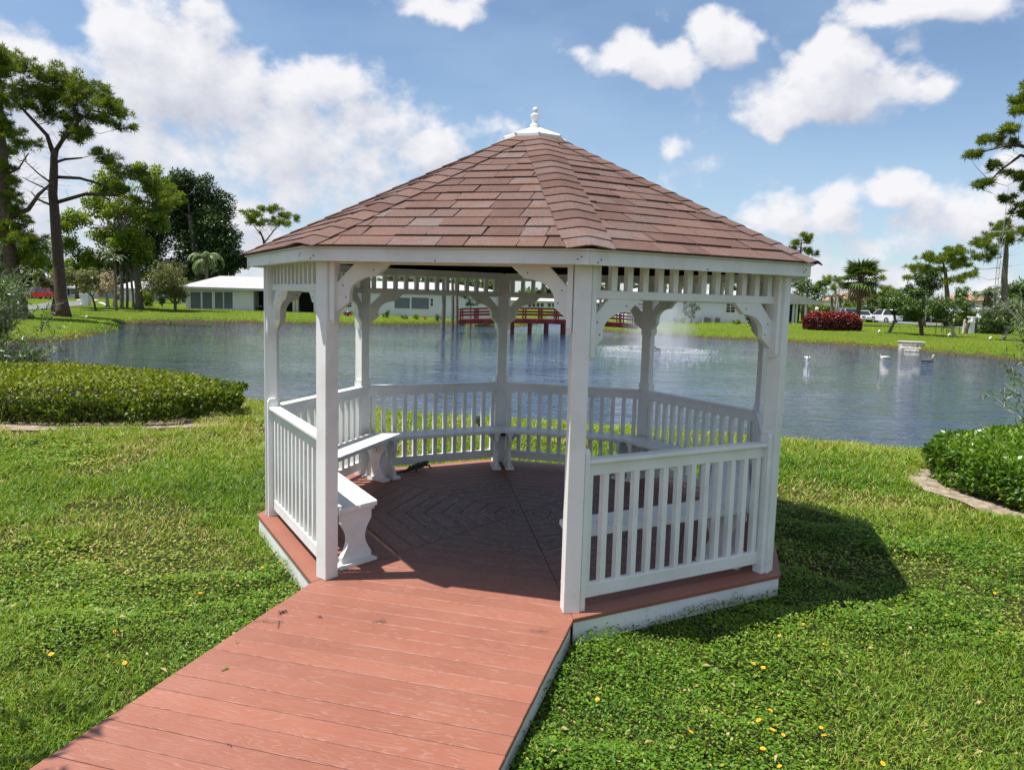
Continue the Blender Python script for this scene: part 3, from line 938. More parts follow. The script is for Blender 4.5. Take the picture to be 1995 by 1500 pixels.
def hedge(name, label, b, z0, ztop, n, leaf, mat, rnd_fn, edge=.35, front_bare=.3, seed=1):
    """a clipped hedge: leafy skin over a twiggy core; b = centre, half sizes, squareness"""
    r = np.random.default_rng(seed)
    root = empty(name, (b[0], b[1], z0), 0, label, 'hedge')
    th = r.random(n) * 2 * PI; u = r.random(n)
    top = r.random(n) < .62
    c, s = np.cos(th), np.sin(th)
    q = (np.abs(c) ** b[4] + np.abs(s) ** b[4]) ** (-1 / b[4])
    H = ztop - z0
    rad = np.where(top, np.sqrt(u), 1.0)
    x = b[2] * c * q * rad; y = b[3] * s * q * rad
    hgt = H * (1 - .34 * np.clip((rad - (1 - edge)) / edge, 0, 1) ** 2.2)
    lump = (fnoise(x + b[0], y + b[1], 1.3, seed, 3) - .5) * .22 * min(1, H)
    zt = hgt + lump
    zz = np.where(top, zt, u ** .85 * (H * .70 + lump) + .04)
    bulge = 1 + .06 * np.sin(np.clip(zz / H, 0, 1) * PI) + (fnoise(th * 6, zz * 3, 1.5, seed + 9, 2) - .5) * .10
    x = np.where(top, x, x * bulge); y = np.where(top, y, y * bulge)
    nrm = np.stack([np.where(top, c * rad ** 3 * .9, c), np.where(top, s * rad ** 3 * .9, s), np.where(top, 1.0, .25)], 1); nrm = norm(nrm)
    p = np.stack([x, y, zz], 1) - nrm * (r.random(n) ** 1.5 * .10)[:, None]
    keep = top | (r.random(n) > front_bare * np.clip(1 - zz / (H * .45), 0, 1))
    p, nrm = p[keep], nrm[keep]; m = len(p)
    d = norm(r.normal(size=(m, 3)) + nrm * .9 + np.array([0, 0, .3])); nn = norm(nrm + r.normal(size=(m, 3)) * .55)
    sz = leaf * (.65 + .7 * r.random(m))
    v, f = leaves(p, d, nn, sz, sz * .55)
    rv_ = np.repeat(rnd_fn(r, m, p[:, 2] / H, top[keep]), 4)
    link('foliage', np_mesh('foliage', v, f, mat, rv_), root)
    # core
    nk, mk = 48, 7; cv = []; cf = []
    for j in range(mk):
        a = j / (mk - 1); hz = (H - .10) * math.sin(a * PI / 2) ** .8; rr = (.93 if a < .55 else .93 * math.cos((a - .55) / .45 * PI / 2) ** .7)
        for k in range(nk):
            t = 2 * PI * k / nk; cc, ss = math.cos(t), math.sin(t); qq = (abs(cc) ** b[4] + abs(ss) ** b[4]) ** (-1 / b[4])
            cv.append((b[2] * cc * qq * rr, b[3] * ss * qq * rr, min(hz, (H - .1) * (1 - .36 * max(0, (rr - .65) / .35) ** 2))))
    for j in range(mk - 1):
        for k in range(nk): cf.append((j * nk + k, j * nk + (k + 1) % nk, (j + 1) * nk + (k + 1) % nk, (j + 1) * nk + k))
    MB().add(cv, cf).build('twig_core', HEDGE_CORE, root, smooth=True)
    # bare stems at the foot
    tw = MB()
    for i in range(90):
        t = r.random() * 2 * PI; cc, ss = math.cos(t), math.sin(t); qq = (abs(cc) ** b[4] + abs(ss) ** b[4]) ** (-1 / b[4])
        x0, y0 = b[2] * cc * qq * .9, b[3] * ss * qq * .9
        for k in range(2):
            e_ = Vector((x0 + r.normal() * .12 + cc * .12, y0 + r.normal() * .12 + ss * .12, H * (.25 + .3 * r.random())))
            md = Vector((x0, y0, 0)).lerp(e_, .5) + Vector((r.normal() * .05, r.normal() * .05, 0))
            tw.tube([(x0, y0, -.02), md, e_], [.006, .005, .003], 4, False)
    tw.build('stems', TWIG, root)['kind'] = 'stuff'
    return root


LEAF_HEDGE = mat_leaf('hedge_leaf', [(0, (.032, .055, .007)), (.35, (.080, .125, .010)), (.65, (.155, .195, .018)), (.9, (.235, .230, .035)), (1, (.29, .23, .09))], .5, .32, .35)
LEAF_HEDGE2 = mat_leaf('ficus_hedge_leaf', [(0, (.022, .055, .008)), (.4, (.060, .130, .012)), (.75, (.120, .200, .018)), (1, (.20, .25, .03))], .35, .3, .5)
hb = gz(-9.3, 12)
hedge('hedge', 'long low clipped hedge with yellowed top beside the lake', (-10.0, 12.25, 5.25, 1.72, 2.7), hb, hb + .57, 80000, .06, LEAF_HEDGE,
      lambda r, m, h, top: np.clip(np.where(top, .46, .27) + r.normal(size=m) * .22 + (h - .5) * .15, 0, 1), .13, .55, 21)
hb = gz(6.75, 8.3)
hedge('hedge', 'rounded dense hedge with bright green leaves above the curved sand edge', (7.15, 8.25, 2.14, 1.80, 2.4), hb, hb + .60, 70000, .06, LEAF_HEDGE2,
      lambda r, m, h, top: np.clip(.42 + r.normal(size=m) * .22 + np.where(top, .1, -.04), 0, 1), .36, .3, 22)

# ---------------------------------------------------------------- lawn: real leaves and blades
def lawn(seed=4):
    r = np.random.default_rng(seed)
    bands = [(1.6, 3.2, 13000), (3.2, 4.6, 9000), (4.6, 6.5, 5600), (6.5, 9.0, 3400), (9.0, 12.0, 2000), (12.0, 16.6, 1300)]
    X = []; Y = []
    for (a, b, dn) in bands:
        w = .74 * b + 1.2
        n = int((b - a) * 2 * w * dn)
        x = r.uniform(-w, w, n); y = r.uniform(a, b, n)
        ok = np.abs(x) < .74 * y + 1.2
        X.append(x[ok]); Y.append(y[ok])
    x = np.concatenate(X); y = np.concatenate(Y)
    # clear of deck, boardwalk, water, beds
    ca, sa = math.cos(GAZ), math.sin(GAZ)
    lx = (x - GC.x) * ca - (y - GC.y) * sa; ly = (x - GC.x) * sa + (y - GC.y) * ca
    ap = np.max(np.stack([lx * math.sin(math.radians(45 * k)) + ly * math.cos(math.radians(45 * k)) for k in range(8)]), 0)
    jitter = r.normal(size=len(x)) * .012
    ok = (ap > 2.006 + np.abs(jitter)) & ~((np.abs(lx) < .832 + jitter) & (ly < 0))
    sd_ = shore_dist(x, y); ok &= sd_ > -.06
    for b in BEDS:
        q = sup(x, y, b); ok &= (q > .985 + (fnoise(x, y, 2.5, 8, 3) - .5) * .30) | (r.random(len(x)) < .02)
    x, y, sd_, ap, lx, ly = (a[ok] for a in (x, y, sd_, ap, lx, ly))
    # bare and thin patches
    bare = fnoise(x, y, .9, 3, 4); thin = sstep(.57, .70, bare + .06 * sstep(8.5, 10.5, y) * (x < -3))
    ok = r.random(len(x)) > thin * .62
    x, y, sd_, ap, lx, ly, thin = (a[ok] for a in (x, y, sd_, ap, lx, ly, thin))
    n = len(x); dist = np.sqrt(x * x + y * y)
    creep = sstep(.44, .56, fnoise(x, y, .55, 6, 3) + np.where(x > .4, .16, .05) * sstep(7.5, 4.0, y) - .16 * sstep(6.5, 9, y))
    is_leaf = r.random(n) < .12 + .86 * creep
    hum = fnoise(x, y, 2.6, 12, 3)
    cover = .022 + .07 * sstep(.3, .75, hum) * (.5 + .5 * creep)
    cover *= 1 - .6 * thin
    cover += .05 * np.exp(-(ap - 2.0) / .07) * (.4 + .8 * r.random(n))     # left longer by the mower along the skirt boards
    z = ground_z(x, y) + cover * (1 - r.random(n) ** 2 * .85)
    grow = np.clip(dist / 5.5, .8, 2.2)
    L = np.where(is_leaf, r.uniform(.013, .027, n), r.uniform(.028, .060, n)) * grow ** .75
    L *= .72 + .75 * fnoise(x, y, 3.1, 21, 3)
    tall = (r.random(n) < .012 + .14 * sstep(.60, .70, fnoise(x, y, 1.7, 25, 3))) & (~is_leaf | (r.random(n) < .3))
    is_leaf &= ~tall
    edge = sd_ < .35
    L = np.where(tall | (edge & (r.random(n) < .25)), L * 1.7, L)
    Wd = np.where(is_leaf, L * r.uniform(.42, .72, n), r.uniform(.0045, .0075, n) * grow ** .9)
    up = np.where(is_leaf, r.uniform(-.15, .75, n), r.uniform(.35, 1.7, n))
    up = np.where(tall | edge, up + .8, up)
    th = r.random(n) * 2 * PI
    d = norm(np.stack([np.cos(th), np.sin(th), up], 1))
    nn = norm(np.stack([r.normal(size=n) * .35, r.normal(size=n) * .35, np.ones(n)], 1))
    z = np.where(is_leaf, z, z - .012)
    v, f = leaves(np.stack([x, y, z], 1), d, nn, L, Wd, .12)
    tone = .43 + (fnoise(x, y, .45, 14, 3) - .5) * .55 + r.normal(size=n) * .19 + .18 * thin + np.where(is_leaf, -.05, .04) + .10 * sstep(7, 12, y)
    tone = np.where(r.random(n) < .03 + .2 * thin, r.uniform(.8, 1, n), tone)
    tone = np.clip(tone + np.where(r.random(n) < .1, -.2, 0), 0, 1)
    mat = mat_leaf('lawn_leaf', [(0, (.024, .072, .006)), (.3, (.068, .148, .010)), (.55, (.122, .200, .014)), (.75, (.185, .225, .022)), (.9, (.28, .24, .07)), (1, (.36, .29, .14))], .5, .34, .3)
    # fallen dry leaves lying among the blades
    i = r.integers(0, n, 420); th = r.random(420) * 2 * PI
    v2, f2 = leaves(np.stack([x[i], y[i], z[i] + .01], 1), np.stack([np.cos(th), np.sin(th), r.normal(size=420) * .2], 1), norm(np.stack([r.normal(size=420) * .3, r.normal(size=420) * .3, np.ones(420)], 1)), r.uniform(.025, .055, 420), r.uniform(.012, .026, 420), .2)
    v = np.concatenate([v, v2]); f = np.concatenate([f, f2 + n * 4]); tone = np.concatenate([tone, r.uniform(.88, 1, 420)])
    o = link('grass', np_mesh('grass', v, f, mat, np.repeat(tone, 4)))
    tag(o, 'grass and creeping ground cover growing around the gazebo', 'grass', None, 'stuff')
    return n


LAWN_N = lawn()


def far_grass(seed=14):
    """blades on the far banks: thick along the waterline, thinner over the lawns behind"""
    r = np.random.default_rng(seed); X = []; Y = []
    S = densify(SHORE, .5, .0, 1); i = r.integers(0, len(S), 42000); off = r.normal(size=(42000, 2)) * .8
    X.append(S[i, 0] + off[:, 0]); Y.append(S[i, 1] + off[:, 1])
    n = 90000; dd = 28 + 62 * r.random(n) ** 1.3; t_ = r.uniform(-.72, .72, n); X.append(dd * t_); Y.append(dd)
    x = np.concatenate(X); y = np.concatenate(Y); d = shore_dist(x, y)
    ok = (d > -.05) & (y > 20) & (np.abs(x) < .85 * y); x, y, d = x[ok], y[ok], d[ok]; n = len(x)
    edge = d < .9
    L = np.where(edge, r.uniform(.05, .20, n), r.uniform(.06, .14, n)) * (1 + (y - 40) / 120)
    th = r.random(n) * 2 * PI
    dr = np.stack([np.cos(th) * .8, np.sin(th) * .8, r.uniform(.5, 1.6, n)], 1)
    v, f = leaves(np.stack([x, y, ground_z(x, y) - .01], 1), dr, np.stack([r.normal(size=n) * .4, r.normal(size=n) * .4, np.ones(n)], 1), L, L * .22, .2)
    tone = np.clip(.40 + (fnoise(x, y, .18, 5, 3) - .5) * .8 + r.normal(size=n) * .12 + np.where(edge, .02, .06), 0, .95)
    o = link('bank_grass', np_mesh('bank_grass', v, f, MATS['lawn_leaf'], np.repeat(tone, 4)))
    tag(o, 'grass blades along the far banks and lawns', 'grass', None, 'stuff')


far_grass()
# ================================================================ TREES
BARK = mat_simple('pine_bark', (.095, .062, .048), .95, .45, 9, .8, 14)
BARK_GREY = mat_simple('grey_bark', (.16, .135, .11), .95, .35, 7, .6, 14)
BARK_PALE = mat_simple('pale_trunk', (.36, .33, .29), .9, .25, 5, .4, 12)
L_PINE = mat_leaf('pine_needles', [(0, (.026, .050, .008)), (.4, (.075, .115, .012)), (.7, (.130, .170, .016)), (1, (.20, .21, .02))], .5, .38, .3)
L_PINEY = mat_leaf('yellow_pine_needles', [(0, (.040, .065, .008)), (.4, (.090, .130, .012)), (.7, (.150, .185, .018)), (1, (.24, .23, .03))], .5, .35, .3)
L_BRIGHT = mat_leaf('bright_leaf', [(0, (.035, .065, .008)), (.4, (.085, .135, .012)), (.75, (.145, .200, .016)), (1, (.22, .25, .03))], .5, .35, .3)
L_DARK = mat_leaf('dark_leaf', [(0, (.010, .020, .006)), (.5, (.022, .045, .010)), (.85, (.050, .085, .016)), (1, (.09, .12, .03))], .4, .22, .4)
L_GREEN = mat_leaf('green_leaf', [(0, (.018, .040, .008)), (.5, (.045, .085, .013)), (.9, (.085, .140, .020)), (.965, (.11, .16, .03)), (1, (.75, .78, .68))], .42, .28, .4)
L_OLIVE = mat_leaf('olive_leaf', [(0, (.050, .060, .018)), (.5, (.110, .125, .040)), (.85, (.175, .180, .075)), (1, (.24, .22, .12))], .5, .3, .35)
L_GREY = mat_leaf('greygreen_leaf', [(0, (.040, .055, .025)), (.5, (.090, .115, .055)), (1, (.185, .215, .135))], .45, .25, .4)
L_DRY = mat_leaf('dry_leaf', [(0, (.17, .135, .075)), (.5, (.29, .24, .14)), (1, (.40, .35, .23))], .6, .3, .2)
L_RED = mat_leaf('red_leaf', [(0, (.030, .012, .010)), (.4, (.095, .018, .016)), (.7, (.22, .030, .022)), (.92, (.34, .06, .04)), (1, (.36, .24, .20))], .4, .25, .5)
L_PALM = mat_leaf('palm_leaf', [(0, (.018, .032, .010)), (.5, (.050, .080, .018)), (.9, (.110, .145, .035)), (1, (.20, .20, .08))], .42, .22, .4)
L_WEEP = mat_leaf('pale_frond', [(0, (.060, .090, .035)), (.5, (.120, .170, .065)), (1, (.22, .28, .13))], .45, .3, .35)
L_OLEAN = mat_leaf('oleander_leaf', [(0, (.025, .050, .012)), (.5, (.065, .110, .022)), (.9, (.115, .165, .030)), (1, (.18, .22, .06))], .38, .25, .45)
L_DEAD = mat_leaf('dead_frond', [(0, (.07, .05, .03)), (1, (.19, .14, .08))], .7, .15, .2)


def mpp(d): return d / FPX          # metres per photo pixel at distance d


def subclumps(r, c, rad, px_area):
    k = max(5, int(px_area / 34))
    u = rand_dirs_r(r, k) * (r.random(k)[:, None] ** .45)
    return c + u * rad * .86


def rand_dirs_r(r, n): return norm(r.normal(size=(n, 3)))


def tree(name, label, base, clumps, leaf, trunk, d=None, lpx=4.2, dens=.85, kind='broad', bark=None, limbs=(), cat='tree', group=None, seed=0,
         gap=.0, limb_r=.05, droop=0., flat=.8, base_pt=None):
    """trunk: photo points with half-thickness in metres; clumps: photo centre and half sizes of each mass of foliage"""
    r = np.random.default_rng(1000 + seed + int(abs(base[0]) * 7 + base[1]))
    B = base_pt if base_pt is not None else on_ground(*base)
    if d is not None:
        B = at_depth(base[0], base[1], d); B.z = gz(B.x, B.y)
    y0 = B.y; s = mpp(y0)
    root = empty(name, B, 0, label, cat, group)
    bark = bark or BARK_GREY
    def loc(px, py, dy=0.0):
        p = at_depth(px, py, y0); p.y += dy
        return p - B
    tp = [loc(px, py) for px, py, w in trunk]; tr = [w for px, py, w in trunk]
    tp[0] = Vector((tp[0].x, tp[0].y, -.08))
    m = MB()
    pts = []; rr = []
    for i in range(len(tp) - 1):
        for k in range(3):
            f = k / 3; pts.append(tp[i].lerp(tp[i + 1], f) + Vector(r.normal(size=3)) * tr[i] * .10); rr.append(tr[i] * (1 - f) + tr[i + 1] * f)
    pts.append(tp[-1]); rr.append(tr[-1]); rr[0] *= 1.35
    m.tube(pts, rr, 9)
    lpts = []
    for lb in limbs:
        lp = [loc(px, py, r.normal() * .25) for px, py, w in lb]; lp[0].y = 0
        lpts += [a.lerp(b, q / 4) for a, b in zip(lp[:-1], lp[1:]) for q in range(1, 5)]
        m.tube(lp, [w for px, py, w in lb], 6)
    P = []; T = []; N = []; SC = []
    if kind == 'pine':      # bare dead twigs on trunk and limbs
        src = [p for p in pts[len(pts) // 2:]] + lpts
        for i in range(70):
            q = src[r.integers(0, len(src))]; dv = Vector(r.normal(size=3)); dv.z = abs(dv.z) * .4; dv.normalize(); ln = lpx * s * (2.5 + 5 * r.random())
            m.tube([q, q + dv * ln * .5 + Vector(r.normal(size=3)) * ln * .06, q + dv * ln], [.012 * limb_r / .03, .009 * limb_r / .03, .004 * limb_r / .03], 3, False)
    for (cx, cy, rx, ry) in clumps:
        dy = r.uniform(-1, 1) * rx * s * .9
        c = np.array(loc(cx, cy, dy)); rad = np.array([rx * s, rx * s * .9, ry * s])
        # a limb from the trunk to the clump
        below = [p for p in pts + lpts if p.z < c[2] + .15 * rad[2]] or [pts[0]]
        st = min(below, key=lambda q: math.hypot(q.x - c[0], (q.z - c[2] + .5 * rad[2]) * 1.0))
        C = Vector(c); mid = st.lerp(C, .55) + Vector((0, 0, -.12 * (C - st).length)) + Vector(r.normal(size=3)) * .06 * (C - st).length
        lr = limb_r * (.6 + .5 * rad[0])
        m.tube([st, st.lerp(mid, .5), mid, C], [lr, lr * .8, lr * .6, lr * .25], 5)
        sc = subclumps(r, c, rad * (1.12 if kind == 'pine' else 1), rx * ry * (1.9 if kind == 'pine' else 1))
        for q in sc:
            if kind == 'pine' or r.random() < .3:
                Q = Vector(q); m.tube([mid.lerp(C, .6), (C + Q) * .5 + Vector(r.normal(size=3)) * .05, Q], [lr * .3, lr * .22, lr * .1], 4, False)
        n = max(40, int(dens * rx * ry * (1 - gap) * (1.9 if kind == 'pine' else 2.4)))
        ii = r.integers(0, len(sc), n)
        sr = min(rad[0], rad[2]) * (.33 if kind == 'pine' else .42)
        if kind == 'pine':
            n = max(12, int(n / 7)); ii = r.integers(0, len(sc), n)
            o = rand_dirs_r(r, n) * (r.random(n)[:, None] ** .5); o[:, 2] *= .55
            P.append(sc[ii] + o * sr * 1.15)
        else:
            o = rand_dirs_r(r, n); o *= (.55 + .5 * r.random(n))[:, None]; o[:, 2] *= flat
            P.append(sc[ii] + o * sr)
        N.append(o); T.append(r.normal(size=len(sc))[ii] * .10 + r.normal() * .05)
    P = np.concatenate(P); N = np.concatenate(N); T = np.concatenate(T); n = len(P)
    L = lpx * s
    if kind == 'pine':
        k = 17
        P = np.repeat(P, k, 0); T = np.repeat(T, k); N = np.repeat(N, k, 0)
        dr = norm(rand_dirs_r(r, n * k) + np.array([0, 0, .55]) + N * .35)
        v, f = leaves(P, dr, rand_dirs_r(r, n * k), L * (1.2 + .9 * r.random(n * k)), L * .17, .1)
    else:
        dr = norm(rand_dirs_r(r, n) + N * .5 + np.array([0, 0, -droop]))
        nn = norm(N * .5 + rand_dirs_r(r, n) * .6 + np.array([0, 0, .75]))
        v, f = leaves(P, dr, nn, L * (.7 + .7 * r.random(n)), L * .58, .15)
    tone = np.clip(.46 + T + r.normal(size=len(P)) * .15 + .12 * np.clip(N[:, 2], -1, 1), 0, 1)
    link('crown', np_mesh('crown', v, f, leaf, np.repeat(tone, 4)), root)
    m.build('trunk', bark, root, smooth=True)
    return root


def palm(name, label, base, top, fr_px, nf, leaf, trunk_r, d=None, bark=None, droop=1.0, fan=False, group=None, seed=0, dead=0, lw=.5, top_d=None):
    r = np.random.default_rng(seed + 77)
    B = on_ground(*base) if d is None else at_depth(base[0], base[1], d)
    B.z = gz(B.x, B.y)
    s = mpp(B.y); root = empty(name, B, 0, label, 'palm tree', group)
    tpx = at_depth(top[0], top[1], B.y) - B
    m = MB(); k = 8
    m.tube([Vector((0, 0, -.1)).lerp(tpx, i / k) + Vector((math.sin(i * .7 + seed) * .05, 0, 0)) for i in range(k + 1)], [trunk_r * (1.25 - .4 * i / k) for i in range(k + 1)], 9)
    m.build('trunk', bark or BARK_GREY, root, smooth=True)
    FL = fr_px * s
    def crown(nm, nfr, mat, el0, el1, sc):
        P = []; D = []; N = []; LL = []; WW = []; TT = []; stems = MB()
        for i in range(nfr):
            th = 2 * PI * i * .618 + r.random() * .5; el = el0 + (el1 - el0) * r.random()
            h = np.array([math.cos(th), math.sin(th), 0])
            ln = FL * sc * (.8 + .35 * r.random()); t = r.normal() * .08
            if fan:
                pet = np.array(tpx) + (h * math.cos(el) + np.array([0, 0, math.sin(el)])) * ln * .48
                ax = h * math.cos(el) + np.array([0, 0, math.sin(el)]); sd = np.cross(ax, [0, 0, 1.]); sd /= np.linalg.norm(sd) + 1e-9; up = np.cross(sd, ax)
                stems.tube([tpx, Vector(pet)], [.03, .02], 4, False)
                for q in range(13):
                    a = (q - 6) / 6 * 1.75
                    dv = ax * math.cos(a) + sd * math.sin(a) - np.array([0, 0, .28 * droop]) + up * .12 * abs(a)
                    P.append(pet); D.append(dv); N.append(up + r.normal(size=3) * .1); LL.append(ln * .55 * (1 - .12 * abs(a))); WW.append(ln * .075); TT.append(t + r.normal() * .08)
            else:
                nseg = 9; p = np.array(tpx); pts = [Vector(p)]
                e = el
                for j in range(nseg):
                    f = (j + 1) / nseg
                    e -= droop * (.10 + .22 * f)
                    dv = h * math.cos(e) + np.array([0, 0, math.sin(e)]); p2 = p + dv * ln / nseg
                    sd = np.cross(dv, [0, 0, 1.]); sd /= np.linalg.norm(sd) + 1e-9
                    for sgn in (-1, 1):
                        for q in range(3):
                            P.append(p + (p2 - p) * q / 3); D.append(sd * sgn * .8 + dv * .65 + np.array([0, 0, -.35 * droop])); N.append(np.array([0, 0, 1.]) + r.normal(size=3) * .25)
                            LL.append(ln * .24 * (1 - .55 * f ** 2)); WW.append(ln * .028 * lw * 2); TT.append(t + r.normal() * .1)
                    p = p2; pts.append(Vector(p))
                stems.tube(pts, [.035 * (1 - .85 * j / nseg) for j in range(nseg + 1)], 4, False)
        v, f = leaves(np.array(P), np.array(D), np.array(N), np.array(LL), np.array(WW), .15)
        link(nm, np_mesh(nm, v, f, mat, np.repeat(np.clip(.5 + np.array(TT), 0, 1), 4)), root)
        stems.build('frond_stems', bark or BARK_GREY, root)
    crown('crown', nf, leaf, -.35 if fan else -.15, 1.35, 1.0)
    if dead: crown('dead_fronds', dead, L_DEAD, -1.35, -.55, .85)
    return root


def shrub(name, label, base, rx, ry, leaf, d=None, lpx=4, dens=1.1, cat='shrub', group=None, seed=0, fl=None):
    """a bush standing on its own short stems; half width and half height in photo pixels"""
    r = np.random.default_rng(seed + 500 + int(base[0]))
    B = on_ground(*base) if d is None else at_depth(base[0], base[1], d)
    B.z = gz(B.x, B.y); s = mpp(B.y)
    root = empty(name, B, 0, label, cat, group)
    R = np.array([rx * s, rx * s * .85, ry * s]); c = np.array([0, 0, ry * s * 1.02])
    k = max(6, int(rx * ry / 14)); sc = c + rand_dirs_r(r, k) * (r.random(k)[:, None] ** .4) * R * .8
    n = max(80, int(dens * rx * ry * 3.5)); ii = r.integers(0, k, n)
    o = rand_dirs_r(r, n) * (.6 + .5 * r.random(n))[:, None]
    P = sc[ii] + o * min(R[0], R[2]) * .38; P[:, 2] = np.maximum(P[:, 2], .02)
    nn = norm(o * .5 + rand_dirs_r(r, n) * .6 + np.array([0, 0, .6]))
    L = lpx * s
    v, f = leaves(P, norm(rand_dirs_r(r, n) + o * .6), nn, L * (.7 + .7 * r.random(n)), L * .6)
    tone = np.clip(.46 + (r.normal(size=k) * .12)[ii] + r.normal(size=n) * .17, 0, 1)
    link('foliage', np_mesh('foliage', v, f, leaf, np.repeat(tone, 4)), root)
    m = MB()
    for i in range(5):
        q = Vector(sc[r.integers(0, k)]); m.tube([(r.normal() * .05 * R[0], r.normal() * .05 * R[0], -.05), q * .55 + Vector((0, 0, .05)), q], [.02 + .012 * R[0], .015, .006], 5, False)
    m.build('stems', BARK_GREY, root)
    return root


# ---- left side
tree('pine_tree', 'tall slash pine with a straight bare trunk on the left point of the lake', (122, 617),
     [(30, 128, 42, 26), (80, 140, 40, 24), (128, 158, 42, 26), (170, 175, 38, 22), (202, 194, 26, 16), (150, 202, 40, 18), (218, 214, 36, 18), (246, 228, 18, 12), (105, 186, 30, 16),
      (52, 172, 34, 22), (75, 185, 40, 22), (140, 226, 36, 14), (190, 226, 34, 14), (8, 185, 32, 24), (92, 220, 30, 20), (125, 248, 38, 18), (152, 264, 28, 14), (60, 212, 26, 14), (235, 246, 26, 10), (38, 275, 30, 16), (20, 296, 20, 14),
      (332, 392, 22, 12), (292, 366, 40, 16), (250, 340, 36, 16), (214, 312, 30, 16), (188, 300, 20, 12), (300, 402, 36, 12), (268, 392, 28, 10), (235, 368, 24, 10)],
     L_PINE, [(122, 617, .42), (118, 560, .36), (112, 480, .32), (106, 400, .28), (104, 340, .25), (108, 292, .2)], kind='pine', bark=BARK, lpx=6.2, dens=.62,
     limbs=[[(104, 300, .16), (86, 262, .13), (62, 226, .10), (36, 200, .06)], [(108, 295, .15), (132, 268, .12), (150, 240, .09), (140, 190, .05)], [(150, 240, .08), (180, 216, .06), (222, 226, .04)],
            [(106, 396, .13), (160, 377, .11), (220, 380, .09), (285, 394, .06), (330, 398, .03)], [(104, 345, .11), (150, 346, .09), (205, 362, .07), (250, 384, .04)],
            [(104, 318, .10), (130, 312, .08), (160, 308, .05)], [(104, 402, .08), (80, 390, .06), (50, 372, .03)], [(104, 360, .08), (80, 340, .05), (58, 318, .03)], [(104, 375, .06), (60, 352, .03), (40, 345, .015)]], limb_r=.028, seed=1)
tree('pine_tree', 'thick reddish pine trunk at the left edge with its crown leaving the frame', (42, 621),
     [(0, 132, 34, 22), (-30, 190, 40, 30), (-20, 110, 34, 22), (10, 328, 22, 14), (-20, 300, 30, 20), (24, 352, 18, 10), (5, 455, 34, 24), (62, 472, 34, 20), (40, 436, 24, 14), (30, 505, 34, 24), (-30, 420, 40, 26), (75, 510, 22, 22), (-80, 200, 60, 40), (-120, 300, 60, 40), (-60, 350, 50, 30), (-150, 420, 60, 40), (-110, 150, 60, 40), (22, 262, 28, 16), (2, 236, 30, 18), (30, 402, 26, 13), (14, 378, 24, 12), (18, 200, 26, 18)],
     L_PINE, [(42, 621, .55), (30, 570, .40), (18, 480, .35), (10, 400, .33), (4, 320, .30), (-2, 230, .26), (-10, 160, .18)], kind='pine', bark=BARK, lpx=6.4, dens=.8,
     limbs=[[(18, 425, .16), (52, 408, .13), (78, 380, .1), (98, 352, .05)], [(12, 340, .1), (40, 330, .05), (60, 300, .03)]], limb_r=.03, seed=2)
tree('broadleaf_tree', 'bright yellow-green spreading tree behind the tall pine', (262, 601),
     [(272, 338, 40, 22), (232, 366, 46, 28), (302, 368, 34, 24), (180, 398, 46, 28), (240, 414, 56, 28), (292, 426, 36, 28), (150, 432, 36, 26), (200, 458, 56, 28), (258, 468, 40, 26), (136, 478, 30, 26), (175, 505, 36, 22), (330, 386, 24, 16), (225, 495, 40, 24), (280, 495, 30, 22), (155, 520, 30, 20)],
     L_BRIGHT, [(272, 601, .34), (270, 560, .28), (262, 510, .25), (250, 470, .2), (238, 430, .14)], d=66, lpx=5, dens=.9, limbs=[[(268, 545, .2), (250, 520, .16), (240, 500, .1)]], seed=3)
tree('ficus_tree', 'huge dark green ficus standing behind the low white villa', (392, 575),
     [(370, 358, 50, 28), (330, 388, 42, 36), (402, 396, 52, 36), (350, 436, 58, 46), (420, 438, 50, 42), (446, 480, 38, 42), (380, 488, 60, 42), (312, 458, 40, 42), (302, 508, 32, 36), (446, 518, 34, 26), (340, 530, 50, 26), (398, 528, 50, 24), (466, 508, 20, 22)],
     L_DARK, [(392, 575, .9), (390, 530, .7), (380, 470, .5), (370, 420, .3)], d=98, lpx=5, dens=1.05, seed=4)
tree('pine_tree', 'small flat-topped pine beyond the villa, beside the gazebo eave', (516, 560), [(500, 420, 26, 9), (530, 410, 28, 9), (560, 424, 22, 9), (520, 434, 30, 8), (484, 432, 13, 7), (552, 438, 20, 7)],
     L_PINE, [(516, 560, .3), (518, 500, .22), (514, 470, .16), (506, 450, .1)], d=112, kind='pine', bark=BARK, lpx=5, dens=1.1, limb_r=.03, seed=5,
     limbs=[[(514, 475, .12), (530, 450, .09), (548, 432, .05)], [(510, 460, .1), (498, 445, .07), (490, 434, .04)]])
tree('round_tree', 'rounded olive-green small tree clipped into a ball in front of the villa', (342, 606), [(330, 546, 44, 32), (308, 562, 30, 26), (352, 556, 28, 32), (336, 522, 30, 16), (360, 574, 14, 14), (318, 535, 30, 20)],
     L_OLIVE, [(342, 606, .14), (342, 592, .12), (340, 580, .1)], lpx=3.6, dens=1.0, limbs=[[(342, 594, .08), (328, 578, .06), (316, 560, .04)], [(342, 594, .08), (352, 578, .06), (360, 566, .04)]], seed=6)
palm('weeping_palm', 'pale feathery palm rising over the villa roof', (403, 575), (402, 505), 44, 22, L_WEEP, .16, d=84, droop=1.25, seed=3, lw=.9)
